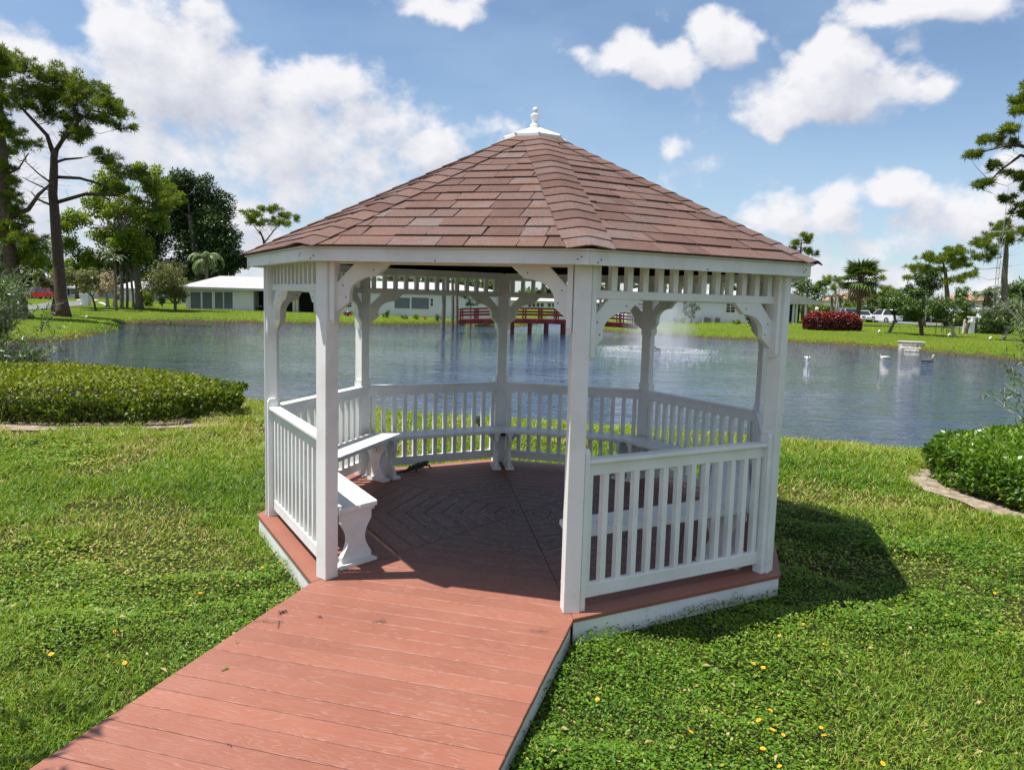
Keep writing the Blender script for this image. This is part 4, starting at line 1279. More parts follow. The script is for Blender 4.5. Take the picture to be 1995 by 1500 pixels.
for i, (bx, by, tx, ty, fp) in enumerate([(228, 607, 222, 505, 34), (239, 609, 234, 500, 36), (248, 603, 246, 515, 30), (259, 600, 256, 520, 28)]):
    palm('queen_palm', ['dark feathery palm, leftmost trunk of the palm row on the far lawn', 'dark feathery palm with the thickest trunk in the row of palms', 'slim dark palm third from the left in the palm row',
                        'slim dark palm at the right end of the palm row'][i], (bx, by), (tx, ty), fp, 18, L_DARK, .10 if i != 1 else .135, d=62 + 3 * i, droop=1.1, group='row of palms on the far lawn', seed=10 + i, lw=1.0)
tree('dry_tree', 'small pale beige leafless-looking tree with two whitish trunks', (210, 599), [(205, 550, 22, 20), (194, 564, 15, 14), (218, 560, 18, 18), (206, 534, 13, 11), (226, 572, 12, 12)],
     L_DRY, [(210, 599, .16), (208, 580, .13), (206, 566, .08)], lpx=3.2, dens=.75, bark=BARK_PALE, limbs=[[(222, 597, .12), (221, 580, .1), (218, 566, .06)]], seed=7)
tree('small_tree', 'small dark olive tree left of the pale dry tree', (187, 605), [(176, 545, 24, 24), (160, 556, 18, 18), (190, 540, 15, 20), (150, 535, 20, 20)], L_OLIVE, [(188, 606, .09), (184, 592, .08), (180, 578, .06)], lpx=3.8, dens=.8, seed=8, bark=BARK)
tree('small_tree', 'small leaning yellow-green tree close beside the tall pine trunk', (103, 613), [(94, 550, 25, 16), (74, 542, 20, 14), (110, 556, 14, 16), (88, 530, 18, 12)], L_OLIVE, [(103, 613, .15), (105, 592, .13), (108, 575, .1), (100, 560, .06)], lpx=4.2, dens=.7, seed=9, bark=BARK)
shrub('shrub', 'leafy green shrub against the left end of the villa wall', (286, 597), 15, 15, L_BRIGHT, lpx=4.5)
shrub('shrub', 'small upright shrub under the rounded tree', (316, 599), 7, 12, L_GREEN, lpx=3.5)
shrub('shrub', 'round dark green bush between the villa windows and the porch', (478, 603), 11, 13, L_GREEN, lpx=3.2)

# ---- through the gazebo
tree('small_tree', 'multi-stemmed small tree in front of the dark villa porch, framed by the left gazebo posts', (594, 606), [(588, 574, 14, 12), (602, 578, 12, 14), (592, 564, 10, 7), (607, 590, 8, 9)], L_GREEN, [(594, 606, .07), (593, 595, .06), (590, 582, .04)], lpx=3, dens=.9, limbs=[[(594, 604, .06), (602, 590, .04)]], seed=11)
for i, (bx, by, ty) in enumerate([(864, 611, 500), (881, 607, 505), (889, 607, 498)]):
    palm('palm_tree', ['left one of three slender palm trunks beside the white villa, seen through the gazebo', 'middle one of three slender palm trunks beside the white villa', 'right one of three slender palm trunks, closest to the bridge'][i],
         (bx, by), (bx + 2 * i, ty), 38, 16, L_PALM, .12 if i else .15, d=61 + 2 * i, droop=1.0, group='three palms by the villa seen through the gazebo', seed=30 + i)
ORD = ['first', 'second', 'third', 'fourth', 'fifth', 'sixth', 'seventh', 'eighth', 'ninth', 'tenth', 'eleventh', 'twelfth', 'thirteenth', 'fourteenth', 'fifteenth', 'sixteenth', 'seventeenth', 'eighteenth', 'nineteenth', 'twentieth']
BACK = [(705, 548, 34, 20), (772, 544, 42, 24), (840, 546, 38, 24), (905, 548, 36, 26), (962, 552, 30, 20), (1062, 566, 16, 7), (1108, 560, 24, 12), (1170, 562, 30, 14), (1262, 556, 36, 16), (1340, 556, 36, 16), (1410, 560, 32, 14), (1480, 562, 30, 18)]
for i, (cx, cy, rx, ry) in enumerate(BACK):
    tree('broadleaf_tree', ORD[i] + (' mid-green', ' olive-green', ' dark green')[i % 3] + ' tree from the left behind the villas, seen through the frieze', (cx, 592 + (cx - 997) * .0276), [(cx, cy, rx * .8, ry * .8), (cx - rx * .5, cy + ry * .4, rx * .6, ry * .6), (cx + rx * .5, cy + ry * .4, rx * .6, ry * .6)],
         (L_GREEN, L_OLIVE, L_DARK)[i % 3], [(cx, 592, .25), (cx, cy + ry, .2), (cx, cy, .1)], d=112 + 5 * (i % 4) + (60 if cx in (1062, 1108) else 0), lpx=4.5, dens=.9, group='trees behind the villas seen through the frieze', seed=40 + i)
tree('small_tree', 'open little tree beside the left end of the red bridge', (918, 608), [(905, 574, 14, 10), (925, 576, 13, 9), (914, 588, 12, 9), (935, 588, 10, 9)], L_GREEN, [(918, 608, .06), (917, 596, .05), (914, 584, .03)], d=66, lpx=3, dens=.8, seed=12)
for i, (x, y, rx, ry, lf, lb) in enumerate([(678, 601, 11, 7, L_RED, 'small reddish shrub under the dark villa window'), (752, 607, 10, 7, L_GREEN, 'low green shrub left of the wide villa window'), (788, 609, 9, 3.5, L_GREEN, 'low dark clipped bush under the wide villa window'),
                                            (811, 608, 6, 6, L_BRIGHT, 'small yellow-green plant under the wide villa window'), (829, 608, 4.5, 5, L_DRY, 'tiny orange-tinted plant right of the yellow-green plant'), (853, 607, 8, 7, L_DARK, 'dark shrub left of the three palm trunks'), (900, 605, 9, 8, L_DARK, 'dark shrub at the bridge end')]):
    shrub('shrub', lb, (x, y), rx, ry, lf, d=67, lpx=2.8)
tree('conical_tree', 'upright leafy young tree on the far lawn, right of the fountain mist', (1347, 630), [(1346, 608, 16, 9), (1347, 598, 14, 8), (1352, 590, 12, 8), (1346, 580, 9, 8), (1360, 600, 8, 6), (1345, 616, 14, 6)], L_GREY, [(1347, 631, .07), (1347, 616, .06), (1347, 590, .04)], lpx=3.2, dens=.9, seed=13)
tree('small_tree', 'dark bushy little tree near the right gazebo post on the far lawn', (1462, 636), [(1463, 608, 12, 10), (1456, 618, 10, 9), (1470, 620, 10, 9), (1462, 626, 10, 6)], L_GREEN, [(1462, 636, .06), (1462, 622, .05), (1462, 606, .03)], lpx=3, dens=1.0, seed=14)
shrub('shrub', 'low clipped green shrub under the small right-hand villa window', (1435, 625), 13, 5.5, L_BRIGHT, d=71, lpx=2.8)
shrub('shrub', 'green shrub at the foot of the narrow villa window', (1332, 620), 10, 6, L_BRIGHT, d=72, lpx=2.8)
shrub('shrub', 'low dark hydrangea-like bush half lost in the fountain mist', (1318, 619), 9, 5, L_GREY, d=73, lpx=2.8)

# ---- right side
rb = on_ground(1631, 645)
r_ = Vector((rb.x, rb.y + 1.1, rb.z))
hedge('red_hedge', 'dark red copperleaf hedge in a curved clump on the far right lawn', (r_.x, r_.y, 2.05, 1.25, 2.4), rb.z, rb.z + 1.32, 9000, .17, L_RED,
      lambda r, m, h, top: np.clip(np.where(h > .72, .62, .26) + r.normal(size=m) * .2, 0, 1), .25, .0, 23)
palm('sabal_palm', 'round-headed cabbage palm with a skirt of dead fronds behind the red hedge', (1671, 622), (1676, 548), 50, 60, L_PALM, .2, d=78, fan=True, droop=1.2, seed=5, dead=20, bark=BARK)
tree('pine_tree', 'small tuft-topped pine standing above the gazebo eave at the right', (1562, 600), [(1562, 461, 18, 8), (1548, 474, 12, 7), (1574, 470, 10, 6), (1546, 484, 10, 6), (1576, 490, 18, 6), (1590, 496, 8, 4)], L_PINE, [(1566, 600, .2), (1562, 540, .16), (1560, 490, .12), (1562, 468, .06)], d=100, kind='pine', bark=BARK, lpx=4.6, dens=1.3, limb_r=.03, seed=15)
tree('broadleaf_tree', 'dense mixed green tree behind the white carport roof', (1572, 606), [(1566, 556, 22, 20), (1588, 566, 20, 18), (1555, 576, 18, 16), (1600, 552, 14, 14)], L_GREEN, [(1572, 606, .2), (1572, 570, .15), (1570, 550, .08)], d=96, lpx=4, dens=.95, seed=16)
tree('pine_tree', 'airy pine between the carport and the cabbage palm', (1630, 606), [(1625, 543, 18, 9), (1606, 552, 15, 8), (1640, 556, 14, 8), (1618, 562, 14, 7)], L_PINE, [(1630, 606, .16), (1628, 570, .12), (1626, 546, .06)], d=104, kind='pine', bark=BARK_PALE, lpx=4.5, dens=1.1, limb_r=.03, seed=17)
tree('pine_tree', 'airy pine just right of the cabbage palm crown', (1708, 608), [(1706, 521, 14, 7), (1698, 532, 10, 6), (1712, 545, 9, 5), (1720, 568, 24, 10), (1738, 576, 20, 10), (1704, 578, 14, 8)], L_PINEY, [(1708, 608, .16), (1706, 560, .12), (1704, 525, .05)], d=108, kind='pine', bark=BARK_PALE, lpx=4.5, dens=1.1, limb_r=.03, seed=18)
palm('palm_tree', 'small dark palm left of the cabbage palm, in front of the orange-roofed house', (1622, 607), (1620, 578), 22, 16, L_DARK, .16, d=98, seed=41)
palm('palm_tree', 'small dark palm right behind the pale lamp pole', (1637, 607), (1637, 580), 20, 16, L_DARK, .16, d=101, seed=42)
palm('palm_tree', 'date palm with arching fronds beside the radio mast', (1922, 626), (1924, 574), 34, 26, L_PALM, .25, d=88, seed=43, dead=8)
tree('pine_tree', 'broad yellow-green pine crown at the right, left of the radio mast', (1845, 615), [(1820, 504, 34, 12), (1850, 494, 26, 10), (1790, 524, 22, 9), (1830, 528, 32, 12), (1864, 516, 22, 11), (1772, 542, 13, 6), (1850, 548, 22, 9), (1878, 540, 13, 7)],
     L_PINEY, [(1848, 615, .28), (1846, 570, .24), (1842, 530, .16), (1836, 508, .08)], d=84, kind='pine', bark=BARK_GREY, lpx=5.2, dens=1.1, limb_r=.03, seed=19)
tree('pine_tree', 'tall pine with a grey trunk at the right, just behind the radio mast', (1957, 640), [(1900, 478, 30, 14), (1870, 490, 24, 12), (1934, 460, 28, 14), (1966, 440, 26, 14), (1920, 500, 30, 13), (1886, 514, 24, 11), (1968, 470, 20, 12), (1896, 536, 15, 8), (1990, 455, 22, 14)],
     L_PINE, [(1957, 640, .34), (1957, 580, .3), (1958, 520, .26), (1960, 460, .18), (1962, 440, .1)], d=76, kind='pine', bark=BARK_GREY, lpx=5.2, dens=1.0, limb_r=.03, seed=20)
tree('dark_tree', 'dark bushy tree behind the flowering trees on the right', (1800, 622), [(1794, 545, 25, 18), (1820, 556, 25, 20), (1774, 564, 18, 15), (1800, 575, 30, 18)], L_DARK, [(1800, 622, .2), (1800, 590, .16), (1798, 560, .1)], d=80, lpx=4.2, dens=1.0, seed=21)
tree('flowering_tree', 'left leaning white-flowered dark green tree by the parked white SUV', (1733, 649), [(1740, 588, 28, 20), (1720, 592, 22, 13), (1758, 594, 24, 20), (1702, 586, 14, 10), (1746, 608, 20, 8)], L_GREEN, [(1732, 649, .12), (1737, 638, .11), (1744, 624, .1), (1742, 608, .05)], lpx=3.8, dens=1.0, seed=22, bark=BARK_GREY)
tree('flowering_tree', 'widest white-flowered tree with a dark upright trunk above the concrete outfall', (1797, 653), [(1790, 590, 34, 28), (1766, 602, 20, 20), (1816, 602, 20, 20), (1790, 614, 32, 11), (1788, 570, 22, 12)], L_GREEN, [(1797, 654, .15), (1795, 640, .14), (1791, 622, .12), (1790, 600, .06)], lpx=3.8, dens=1.0, seed=23, bark=BARK)
tree('flowering_tree', 'leaning small tree with a pale trunk beside the metal frame', (1860, 657), [(1850, 596, 34, 22), (1826, 602, 18, 16), (1878, 602, 14, 16), (1850, 615, 22, 12), (1852, 630, 12, 6)], L_GREEN, [(1861, 657, .12), (1855, 640, .11), (1850, 626, .1), (1850, 606, .05)], lpx=3.8, dens=.95, seed=24, bark=BARK_PALE)
tree('small_tree', 'grey-green small tree on a slanting trunk at the far right bank', (1954, 663), [(1960, 600, 34, 22), (1940, 610, 24, 16), (1985, 610, 18, 20), (1964, 624, 20, 10)], L_GREY, [(1953, 663, .13), (1960, 648, .12), (1967, 632, .1), (1966, 610, .05)], lpx=3.8, dens=.9, seed=25, bark=BARK_GREY)
tree('pine_tree', 'near pine whose long limbs reach into the frame at the upper right', (2130, 800),
     [(1928, 272, 28, 9), (1958, 258, 26, 9), (1904, 300, 18, 7), (1886, 303, 12, 6), (1975, 220, 16, 7), (1990, 214, 14, 7), (1945, 322, 22, 8), (1912, 360, 18, 7), (1900, 366, 10, 5), (1955, 342, 13, 6), (1980, 350, 18, 9), (1970, 385, 20, 8), (1992, 370, 18, 9), (1986, 418, 20, 9), (1975, 402, 16, 7), (1968, 280, 22, 7),
      (2060, 180, 60, 30), (2150, 120, 70, 40), (2100, 300, 60, 30), (2200, 240, 60, 40), (2060, 420, 50, 25)],
     L_PINE, [(2130, 800, .3), (2120, 600, .26), (2110, 400, .22), (2110, 250, .18), (2120, 120, .1)], d=20, kind='pine', bark=BARK, lpx=6.5, dens=1.2, limb_r=.012, seed=26,
     limbs=[[(2110, 330, .09), (2040, 296, .06), (1985, 284, .04), (1950, 288, .025), (1900, 300, .012)], [(2110, 380, .09), (2040, 310, .06), (1992, 302, .04), (1955, 330, .025), (1915, 362, .01)]])

# ---- oleanders on the near banks: long narrow leaves in whorls along arching stems
def oleander(label, B, stems, hmax, spread, seed, lean=(0, 0)):
    r = np.random.default_rng(seed)
    root = empty('oleander_bush', B, 0, label, 'bush')
    m = MB(); P = []; D = []; N = []; T = []
    for i in range(stems):
        th = r.random() * 2 * PI; h = hmax * (.35 + .65 * r.random()); sp = spread * (.25 + .85 * r.random() ** .7)
        a = Vector((r.normal() * .12, r.normal() * .12, -.05)); tip = Vector((math.cos(th) * sp + lean[0] * h, math.sin(th) * sp + lean[1] * h, h * (1 - .25 * (sp / spread) ** 2)))
        pts = [a.lerp(tip, f) + Vector((0, 0, .22 * h * f * (1 - f) * 1.4)) for f in (0, .25, .5, .75, 1)]
        m.tube(pts, [.016, .013, .010, .007, .003], 4, False)
        for b in range(4):
            f0 = .4 + .55 * r.random(); st = pts[0].lerp(tip, f0) + Vector((0, 0, .22 * h * f0 * (1 - f0) * 1.4))
            d = (tip - a).normalized() * .6 + Vector(r.normal(size=3)) * .5 + Vector((0, 0, .35)); d.normalize(); ln = .25 + .45 * r.random()
            m.tube([st, st + d * ln], [.006, .003], 3, False)
            nw = 9
            for w in range(nw):
                q = st + d * ln * (w + .5) / nw
                for k in range(3):
                    dv = Vector(r.normal(size=3)) + d * .9
                    P.append(q); D.append(dv); N.append((r.normal() * .5, r.normal() * .5, 1)); T.append(r.normal() * .17)
    P, D, N = np.array(P), np.array(D), np.array(N)
    n = len(P); v, f = leaves(P, D, N, r.uniform(.09, .16, n), r.uniform(.016, .024, n), .12)
    link('foliage', np_mesh('foliage', v, f, L_OLEAN, np.repeat(np.clip(.46 + np.array(T), 0, 1), 4)), root)
    m.build('stems', BARK_PALE, root)
    return root


def on_bank(x, y): return Vector((x, y, gz(x, y)))


oleander('tall dark oleander with narrow leaves at the left edge behind the long hedge', on_bank(-11.25, 15.6), 170, 3.35, 1.5, 51)
oleander('low oleander sprouts with narrow leaves just above the left end of the long hedge', on_bank(-9.95, 14.9), 46, 1.15, .95, 52)
oleander('tall oleander with narrow glossy leaves at the right edge above the rounded hedge', on_bank(9.6, 11.9), 210, 3.8, 1.7, 53, (-.12, 0))
# a small tree just outside the picture whose branches shade the corner of the boardwalk
tb = on_bank(-4.1, 2.5)
r_t = empty('small_tree', tb, 0, 'slender young tree beside the near end of the boardwalk', 'tree')
mm = MB(); mm.tube([(0, 0, -.05), (.1, .02, 1.2), (.35, .05, 2.2), (.7, .1, 3.0)], [.05, .04, .03, .015], 7)
PP = []
rr_ = np.random.default_rng(3)
for i in range(11):
    a = Vector((.4 + .25 * rr_.random(), .05, 2.3 + .5 * rr_.random())); b = Vector((1.0 + rr_.normal() * .28, .2 + rr_.normal() * .42, 2.9 + rr_.normal() * .25))
    mm.tube([a, b], [.012, .004], 4, False)
    for k in range(26): PP.append(np.array(a.lerp(b, .3 + .7 * rr_.random())) + rr_.normal(size=3) * .07)
PP = np.array(PP); nP = len(PP)
v, f = leaves(PP, rand_dirs_r(rr_, nP) + np.array([.4, .3, 0]), norm(rr_.normal(size=(nP, 3)) * .5 + np.array([0, 0, 1])), .13, .05)
link('crown', np_mesh('crown', v, f, L_GREEN, np.repeat(np.clip(.4 + rr_.normal(size=nP) * .1, 0, .9), 4)), r_t)
mm.build('trunk', BARK_GREY, r_t, smooth=True)

# more trees that close the view on both sides
for (nm, lb, base, cl, lf, d) in (
    ('broadleaf_tree', 'mid-green leafy tree at the left edge behind the parked cars', (20, 585), [(10, 530, 34, 24), (40, 550, 30, 18), (-20, 540, 30, 26), (60, 535, 26, 16), (60, 488, 36, 28), (20, 490, 44, 30), (92, 525, 30, 20), (-10, 470, 40, 30)], L_GREEN, 118),
    ('broadleaf_tree', 'rounded green tree right behind the tall pine trunk', (150, 586), [(145, 520, 30, 18), (172, 530, 26, 18), (128, 540, 24, 16), (160, 550, 30, 12)], L_BRIGHT, 112),
    ('broadleaf_tree', 'dark green tree standing behind the row of palms', (240, 588), [(215, 525, 34, 22), (255, 530, 32, 24), (285, 545, 26, 20), (230, 550, 36, 16)], L_DARK, 125),
    ('broadleaf_tree', 'dense green tree far right behind the hedge by the white pillar', (1985, 625), [(1985, 560, 30, 22), (2010, 580, 26, 22), (1965, 585, 20, 16)], L_GREEN, 96),
    ('broadleaf_tree', 'green tree behind the far road between the palm and the flowering trees', (1745, 612), [(1742, 575, 22, 13), (1765, 585, 18, 12), (1728, 590, 16, 10)], L_BRIGHT, 118)):
    tree(nm, lb, base, cl, lf, [(base[0], base[1], .25), (base[0], base[1] - 30, .2), (base[0], base[1] - 50, .1)], d=d, lpx=4.5, dens=.9, seed=60 + d)


def treeline():
    r = np.random.default_rng(77); P = []; T = []
    for i in range(520):
        a = r.uniform(-1.05, 1.05); dist = r.uniform(185, 260); x, y = dist * math.sin(a), dist * math.cos(a)
        h = 2.2 + 3.2 * fnoise(np.array([a * 14]), np.array([3.]), 1, 4, 3)[0] * 1.5 - .6; w = r.uniform(2.2, 4.2); n = 150
        o = rand_dirs_r(r, n) * (r.random(n)[:, None] ** .4); g = gz(x, y)
        P.append(np.array([x, y, g + h * .5]) + o * np.array([w, w, h * .55])); T.append(np.full(n, r.normal() * .12) + r.normal(size=n) * .12 + .1 * o[:, 2])
    P = np.concatenate(P); T = np.concatenate(T); n = len(P)
    v, f = leaves(P, rand_dirs_r(r, n), rand_dirs_r(r, n) + np.array([0, 0, .8]), r.uniform(.6, 1.2, n), .6)
    o = link('treeline', np_mesh('treeline', v, f, L_GREEN2, np.repeat(np.clip(.45 + T, 0, 1), 4)))
    tag(o, 'far-off belt of trees along the horizon', None, None, 'stuff')


L_GREEN2 = mat_leaf('far_tree_leaf', [(0, (.022, .042, .012)), (.5, (.050, .085, .020)), (1, (.10, .14, .03))], .6, .25, .2)
treeline()

for (nm, lb, base, cl, lf, d) in (
    ('broadleaf_tree', 'wide bright green tree behind the gate wall and radio mast', (1905, 622), [(1890, 572, 26, 14), (1915, 585, 24, 14), (1940, 570, 26, 16), (1868, 590, 20, 12)], L_GREEN, 108),
    ('broadleaf_tree', 'olive tree screening the orange-roofed house left of the flowering trees', (1700, 612), [(1695, 582, 16, 10), (1684, 592, 12, 8), (1655, 584, 12, 7)], L_OLIVE, 122),
    ('broadleaf_tree', 'mid-green tree in front of the orange-roofed house left of the cabbage palm', (1648, 610), [(1645, 586, 14, 9), (1655, 594, 12, 7)], L_BRIGHT, 125)):
    tree(nm, lb, base, cl, lf, [(base[0], base[1], .2), (base[0], base[1] - 18, .15), (base[0], base[1] - 30, .08)], d=d, lpx=4.2, dens=.8, seed=80 + d)
# ================================================================ BUILDINGS
STUCCO = mat_simple('white_stucco', (.68, .69, .72), .85, .06, 1.2, .2, 30)
ROOFW = mat_simple('white_roof', (.40, .385, .39), .85, .10, 1.5, .2, 20)
TILE = mat_simple('orange_roof_tile', (.34, .20, .14), .85, .25, 3, .3, 10)
TRIM = mat_simple('white_trim', (.80, .80, .80), .5)
SCREEN = mat_simple('screened_window', (.115, .135, .16), .35, .12, 1.5, spec=.6)
GLASS = mat_simple('dark_glass', (.030, .038, .048), .08, .3, 1.0, spec=.8)
BLACKP = mat_simple('dark_porch', (.020, .018, .017), .8)
TAN = mat_simple('beige_stucco', (.55, .49, .40), .85, .1, 2)
CONC = mat_simple('weathered_concrete', (.50, .47, .41), .9, .35, 5, .6, 25)
METAL = mat_simple('grey_metal', (.38, .39, .40), .45, .15, 4, metallic=.6)
DKMETAL = mat_simple('dark_metal', (.03, .03, .032), .45, metallic=.3)
ASPHALT = mat_simple('asphalt', (.16, .165, .175), .9, .2, 2, .3, 40)
PAVE = mat_simple('concrete_path', (.55, .51, .45), .9, .15, 3)
REDWOOD = mat_simple('red_painted_wood', (.145, .016, .014), .55, .3, 4, .3, 30)
BLACK = mat_simple('black_plastic', (.012, .012, .013), .35)


def hz(px): return 581.4 + (px - 997.5) * .0276


class Facade:
    """a building front standing d metres away; photo positions become metres along it and metres high"""
    def __init__(s, px0, d, name, label, cat='house', yaw=0.0, group=None):
        p = at_depth(px0, hz(px0), d); s.d = d; s.s = mpp(d); s.px0 = px0
        s.z0 = gz(p.x, p.y)
        s.root = empty(name, (p.x, d, s.z0), yaw, label, cat, group)
    def X(s, px): return (px - s.px0) * s.s
    def Z(s, px, py): return EYE + (hz(px) - py) * s.s - s.z0


def window(F, px0, px1, py0, py1, cols=1, rows=1, glass=None, label=None, trim=None, depth=0.0):
    x0, x1 = F.X(px0), F.X(px1); z0, z1 = F.Z((px0 + px1) / 2, py1), F.Z((px0 + px1) / 2, py0)
    fw = .06; m = MB()
    for (a, b, c, e) in ((x0 - fw, x1 + fw, z1, z1 + fw), (x0 - fw, x1 + fw, z0 - fw, z0), (x0 - fw, x0, z0, z1), (x1, x1 + fw, z0, z1)):
        m.box(a, b, -.05 + depth, .02 + depth, c, e)
    for i in range(1, cols): xx = x0 + (x1 - x0) * i / cols; m.box(xx - .025, xx + .025, -.035 + depth, .02 + depth, z0, z1)
    for j in range(1, rows): zz = z0 + (z1 - z0) * j / rows; m.box(x0, x1, -.035 + depth, .02 + depth, zz - .022, zz + .022)
    w = m.build('window', trim or TRIM, F.root)
    for i in range(cols):
        for j in range(rows):
            xa = x0 + (x1 - x0) * i / cols; xb = x0 + (x1 - x0) * (i + 1) / cols; za = z0 + (z1 - z0) * j / rows; zb = z0 + (z1 - z0) * (j + 1) / rows
            MB().box(xa, xb, -.012 + depth, .015 + depth, za, zb).build('pane', glass or GLASS, w)
    return w


def hip_roof(F, x0, x1, y0, y1, z, h, inset, mat, over=.5, th=.22, inset_r=None):
    m = MB(); a, b, c, e = x0 - over, x1 + over, y0 - over, y1 + over; yc = (c + e) / 2
    m.box(a, b, c, e, z - th, z)
    m.add([(a, c, z), (b, c, z), (b, e, z), (a, e, z), (a + inset, yc, z + h), (b - (inset_r or inset), yc, z + h)], [(0, 1, 5, 4), (1, 2, 5), (2, 3, 4, 5), (3, 0, 4)])
    return m.build('roof', mat, F.root)


def box_wall(F, x0, x1, y0, y1, z0, z1, mat=None, name='wall'):
    return MB().box(x0, x1, y0, y1, z0, z1).build(name, mat or STUCCO, F.root)


# villa A, left of and behind the left gazebo posts
F = Facade(362, 72, 'villa', 'low white villa with paired grey screened windows and a dark patio opening', yaw=0)
xe = F.X(640); zt = F.Z(430, 563)
box_wall(F, 0, F.X(488), 0, 9, -.2, zt); box_wall(F, F.X(488), F.X(618), 2.2, 9, -.2, zt, BLACKP, 'porch_wall'); box_wall(F, F.X(618), xe, 0, 9, -.2, zt)
hip_roof(F, 0, xe, 0, 9, zt + .12, 1.15, 2.0, ROOFW)
for (a, b) in ((371, 391), (394, 413), (418, 434), (436, 453)): window(F, a, b, 569, 601, 1, 1, SCREEN)
for px in (490, 515, 571, 577, 612): box_wall(F, F.X(px) - .12, F.X(px) + .12, 0.02, .3, -.2, zt - .01, STUCCO if px not in (571, 577) else TAN, 'porch_column')
window(F, 353.5, 362, 575, 590, 1, 2)
# villa B, behind the middle of the gazebo
F = Facade(655, 72, 'villa', 'white villa with a wide pair of grey windows seen through the back of the gazebo')
xe = F.X(965); zt = F.Z(800, 566)
box_wall(F, 0, xe, 0, 9, -.2, zt); hip_roof(F, 0, xe, 0, 9, zt + .12, .72, 2.0, ROOFW, inset_r=5.2)
window(F, 768, 798, 580, 601, 1, 1, SCREEN); window(F, 801, 835, 580, 602, 1, 1, SCREEN); window(F, 838, 843, 582, 596, 1, 2); window(F, 673, 685, 580, 598, 1, 4)
# house C beyond the bridge
F = Facade(960, 150, 'villa', 'long pale house with many white-framed windows beyond the red bridge')
xe = F.X(1185); zt = F.Z(1070, 588)
box_wall(F, 0, xe, 0, 10, -.4, zt); hip_roof(F, 0, xe, 0, 10, zt + .1, 1.0, 2.0, ROOFW)
for px in (1032, 1040, 1048, 1056, 1070, 1078, 1086, 1160, 1167): window(F, px - 3, px + 3, 591, 598, 1, 1)
# house D behind the fountain
F = Facade(1222, 76, 'villa', 'white villa with two small windows and outdoor cooling units, behind the fountain')
xe = F.X(1500); zt = F.Z(1400, 583)
box_wall(F, 0, xe, 0, 9, -.2, zt); hip_roof(F, 0, F.X(1520), 0, 9, zt + .12, .8, 2.0, ROOFW)
window(F, 1330, 1338, 589, 610, 1, 4); window(F, 1414, 1431, 592, 608.5, 2, 3); window(F, 1242, 1252, 590, 603, 1, 2)
for i, (a, b) in enumerate(((1366, 1380), (1387, 1398))):
    x0, x1 = F.X(a), F.X(b); c = empty('cooling_unit', F.root.location + Vector(((x0 + x1) / 2, -.75, 0)), 0, ['wider grey outdoor cooling unit against the white villa wall', 'narrower grey outdoor cooling unit right of the wider one'][i], 'air conditioner', 'cooling units by the villa wall')
    w = (x1 - x0) / 2; h = .62
    MB().box(-w, w, -.35, .35, -.03, h).build('casing', METAL, c); g = MB()
    for k in range(7): g.box(-w + .03, w - .03, -.362, -.351, .06 + k * .078, .10 + k * .078)
    g.build('grille', DKMETAL, c); MB().lathe([(w * .7, h), (w * .7, h + .03), (w * .6, h + .035)], 14).build('fan_guard', DKMETAL, c)
# carport
F = Facade(1524, 82, 'carport', 'open carport with a sloping white roof and slim posts right of the gazebo', 'carport')
zt = F.Z(1560, 590)
m = MB(); xr = F.X(1597)
m.prism([(F.X(1526), F.Z(1526, 571)), (F.X(1545), F.Z(1545, 575)), (F.X(1590), F.Z(1590, 588)), (xr, F.Z(1597, 591)), (xr, F.Z(1597, 591) - .18), (F.X(1526), F.Z(1560, 593))], -1.0, 8, 'y')
m.build('roof', ROOFW, F.root)
for px in (1543, 1549, 1566, 1585):
    box_wall(F, F.X(px) - .09, F.X(px) + .09, -.6, -.4, -.1, F.Z(px, 592), STUCCO, 'post')
box_wall(F, F.X(1526), F.X(1592), 5, 5.3, -.1, F.Z(1560, 594), BLACKP, 'rear_wall')
# far houses
def far_house(px0, px1, pyb, pyt, d, label, roof, rh, wins, storeys=1, shut=False):
    F = Facade(px0, d, 'far_house', label); xe = F.X(px1); zt = F.Z((px0 + px1) / 2, pyt)
    box_wall(F, 0, xe, 0, 8, -.5, zt); hip_roof(F, 0, xe, 0, 8, zt + .1, rh, min(2.5, xe * .3), roof)
    for (a, b, c, e, co, ro) in wins: window(F, a, b, c, e, co, ro)
    if shut:
        for px in (shut): MB().box(F.X(px) - .15, F.X(px) + .15, -.06, -.001, F.Z(px, 575), F.Z(px, 563)).build('shutter', BLACKP, F.root)
    return F
far_house(128, 182, 582, 562, 120, 'white house with black shutters across the road on the left', ROOFW, .9, [(137, 147, 563, 573, 1, 2)], shut=(133.5, 150.5, 163))
far_house(225, 275, 586, 563, 105, 'pale house glimpsed between the palm trunks on the left', ROOFW, 1.0, [(246, 251, 568, 582, 1, 1), (262, 266, 570, 582, 1, 1)])
far_house(1636, 1702, 604, 587, 150, 'two-storey white house with an orange tiled roof behind the cabbage palm', TILE, 1.6, [(1643, 1648, 590, 599, 1, 2), (1654, 1661, 590, 598, 1, 2), (1672, 1679, 590, 598, 1, 2), (1688, 1696, 590, 599, 1, 2)])
far_house(1880, 1934, 622, 587, 125, 'white two-storey house with an orange tiled roof behind the gate wall', TILE, 1.2, [(1886, 1898, 590, 600, 2, 1), (1905, 1912, 606, 612, 1, 1), (1888, 1896, 606, 614, 1, 1)])

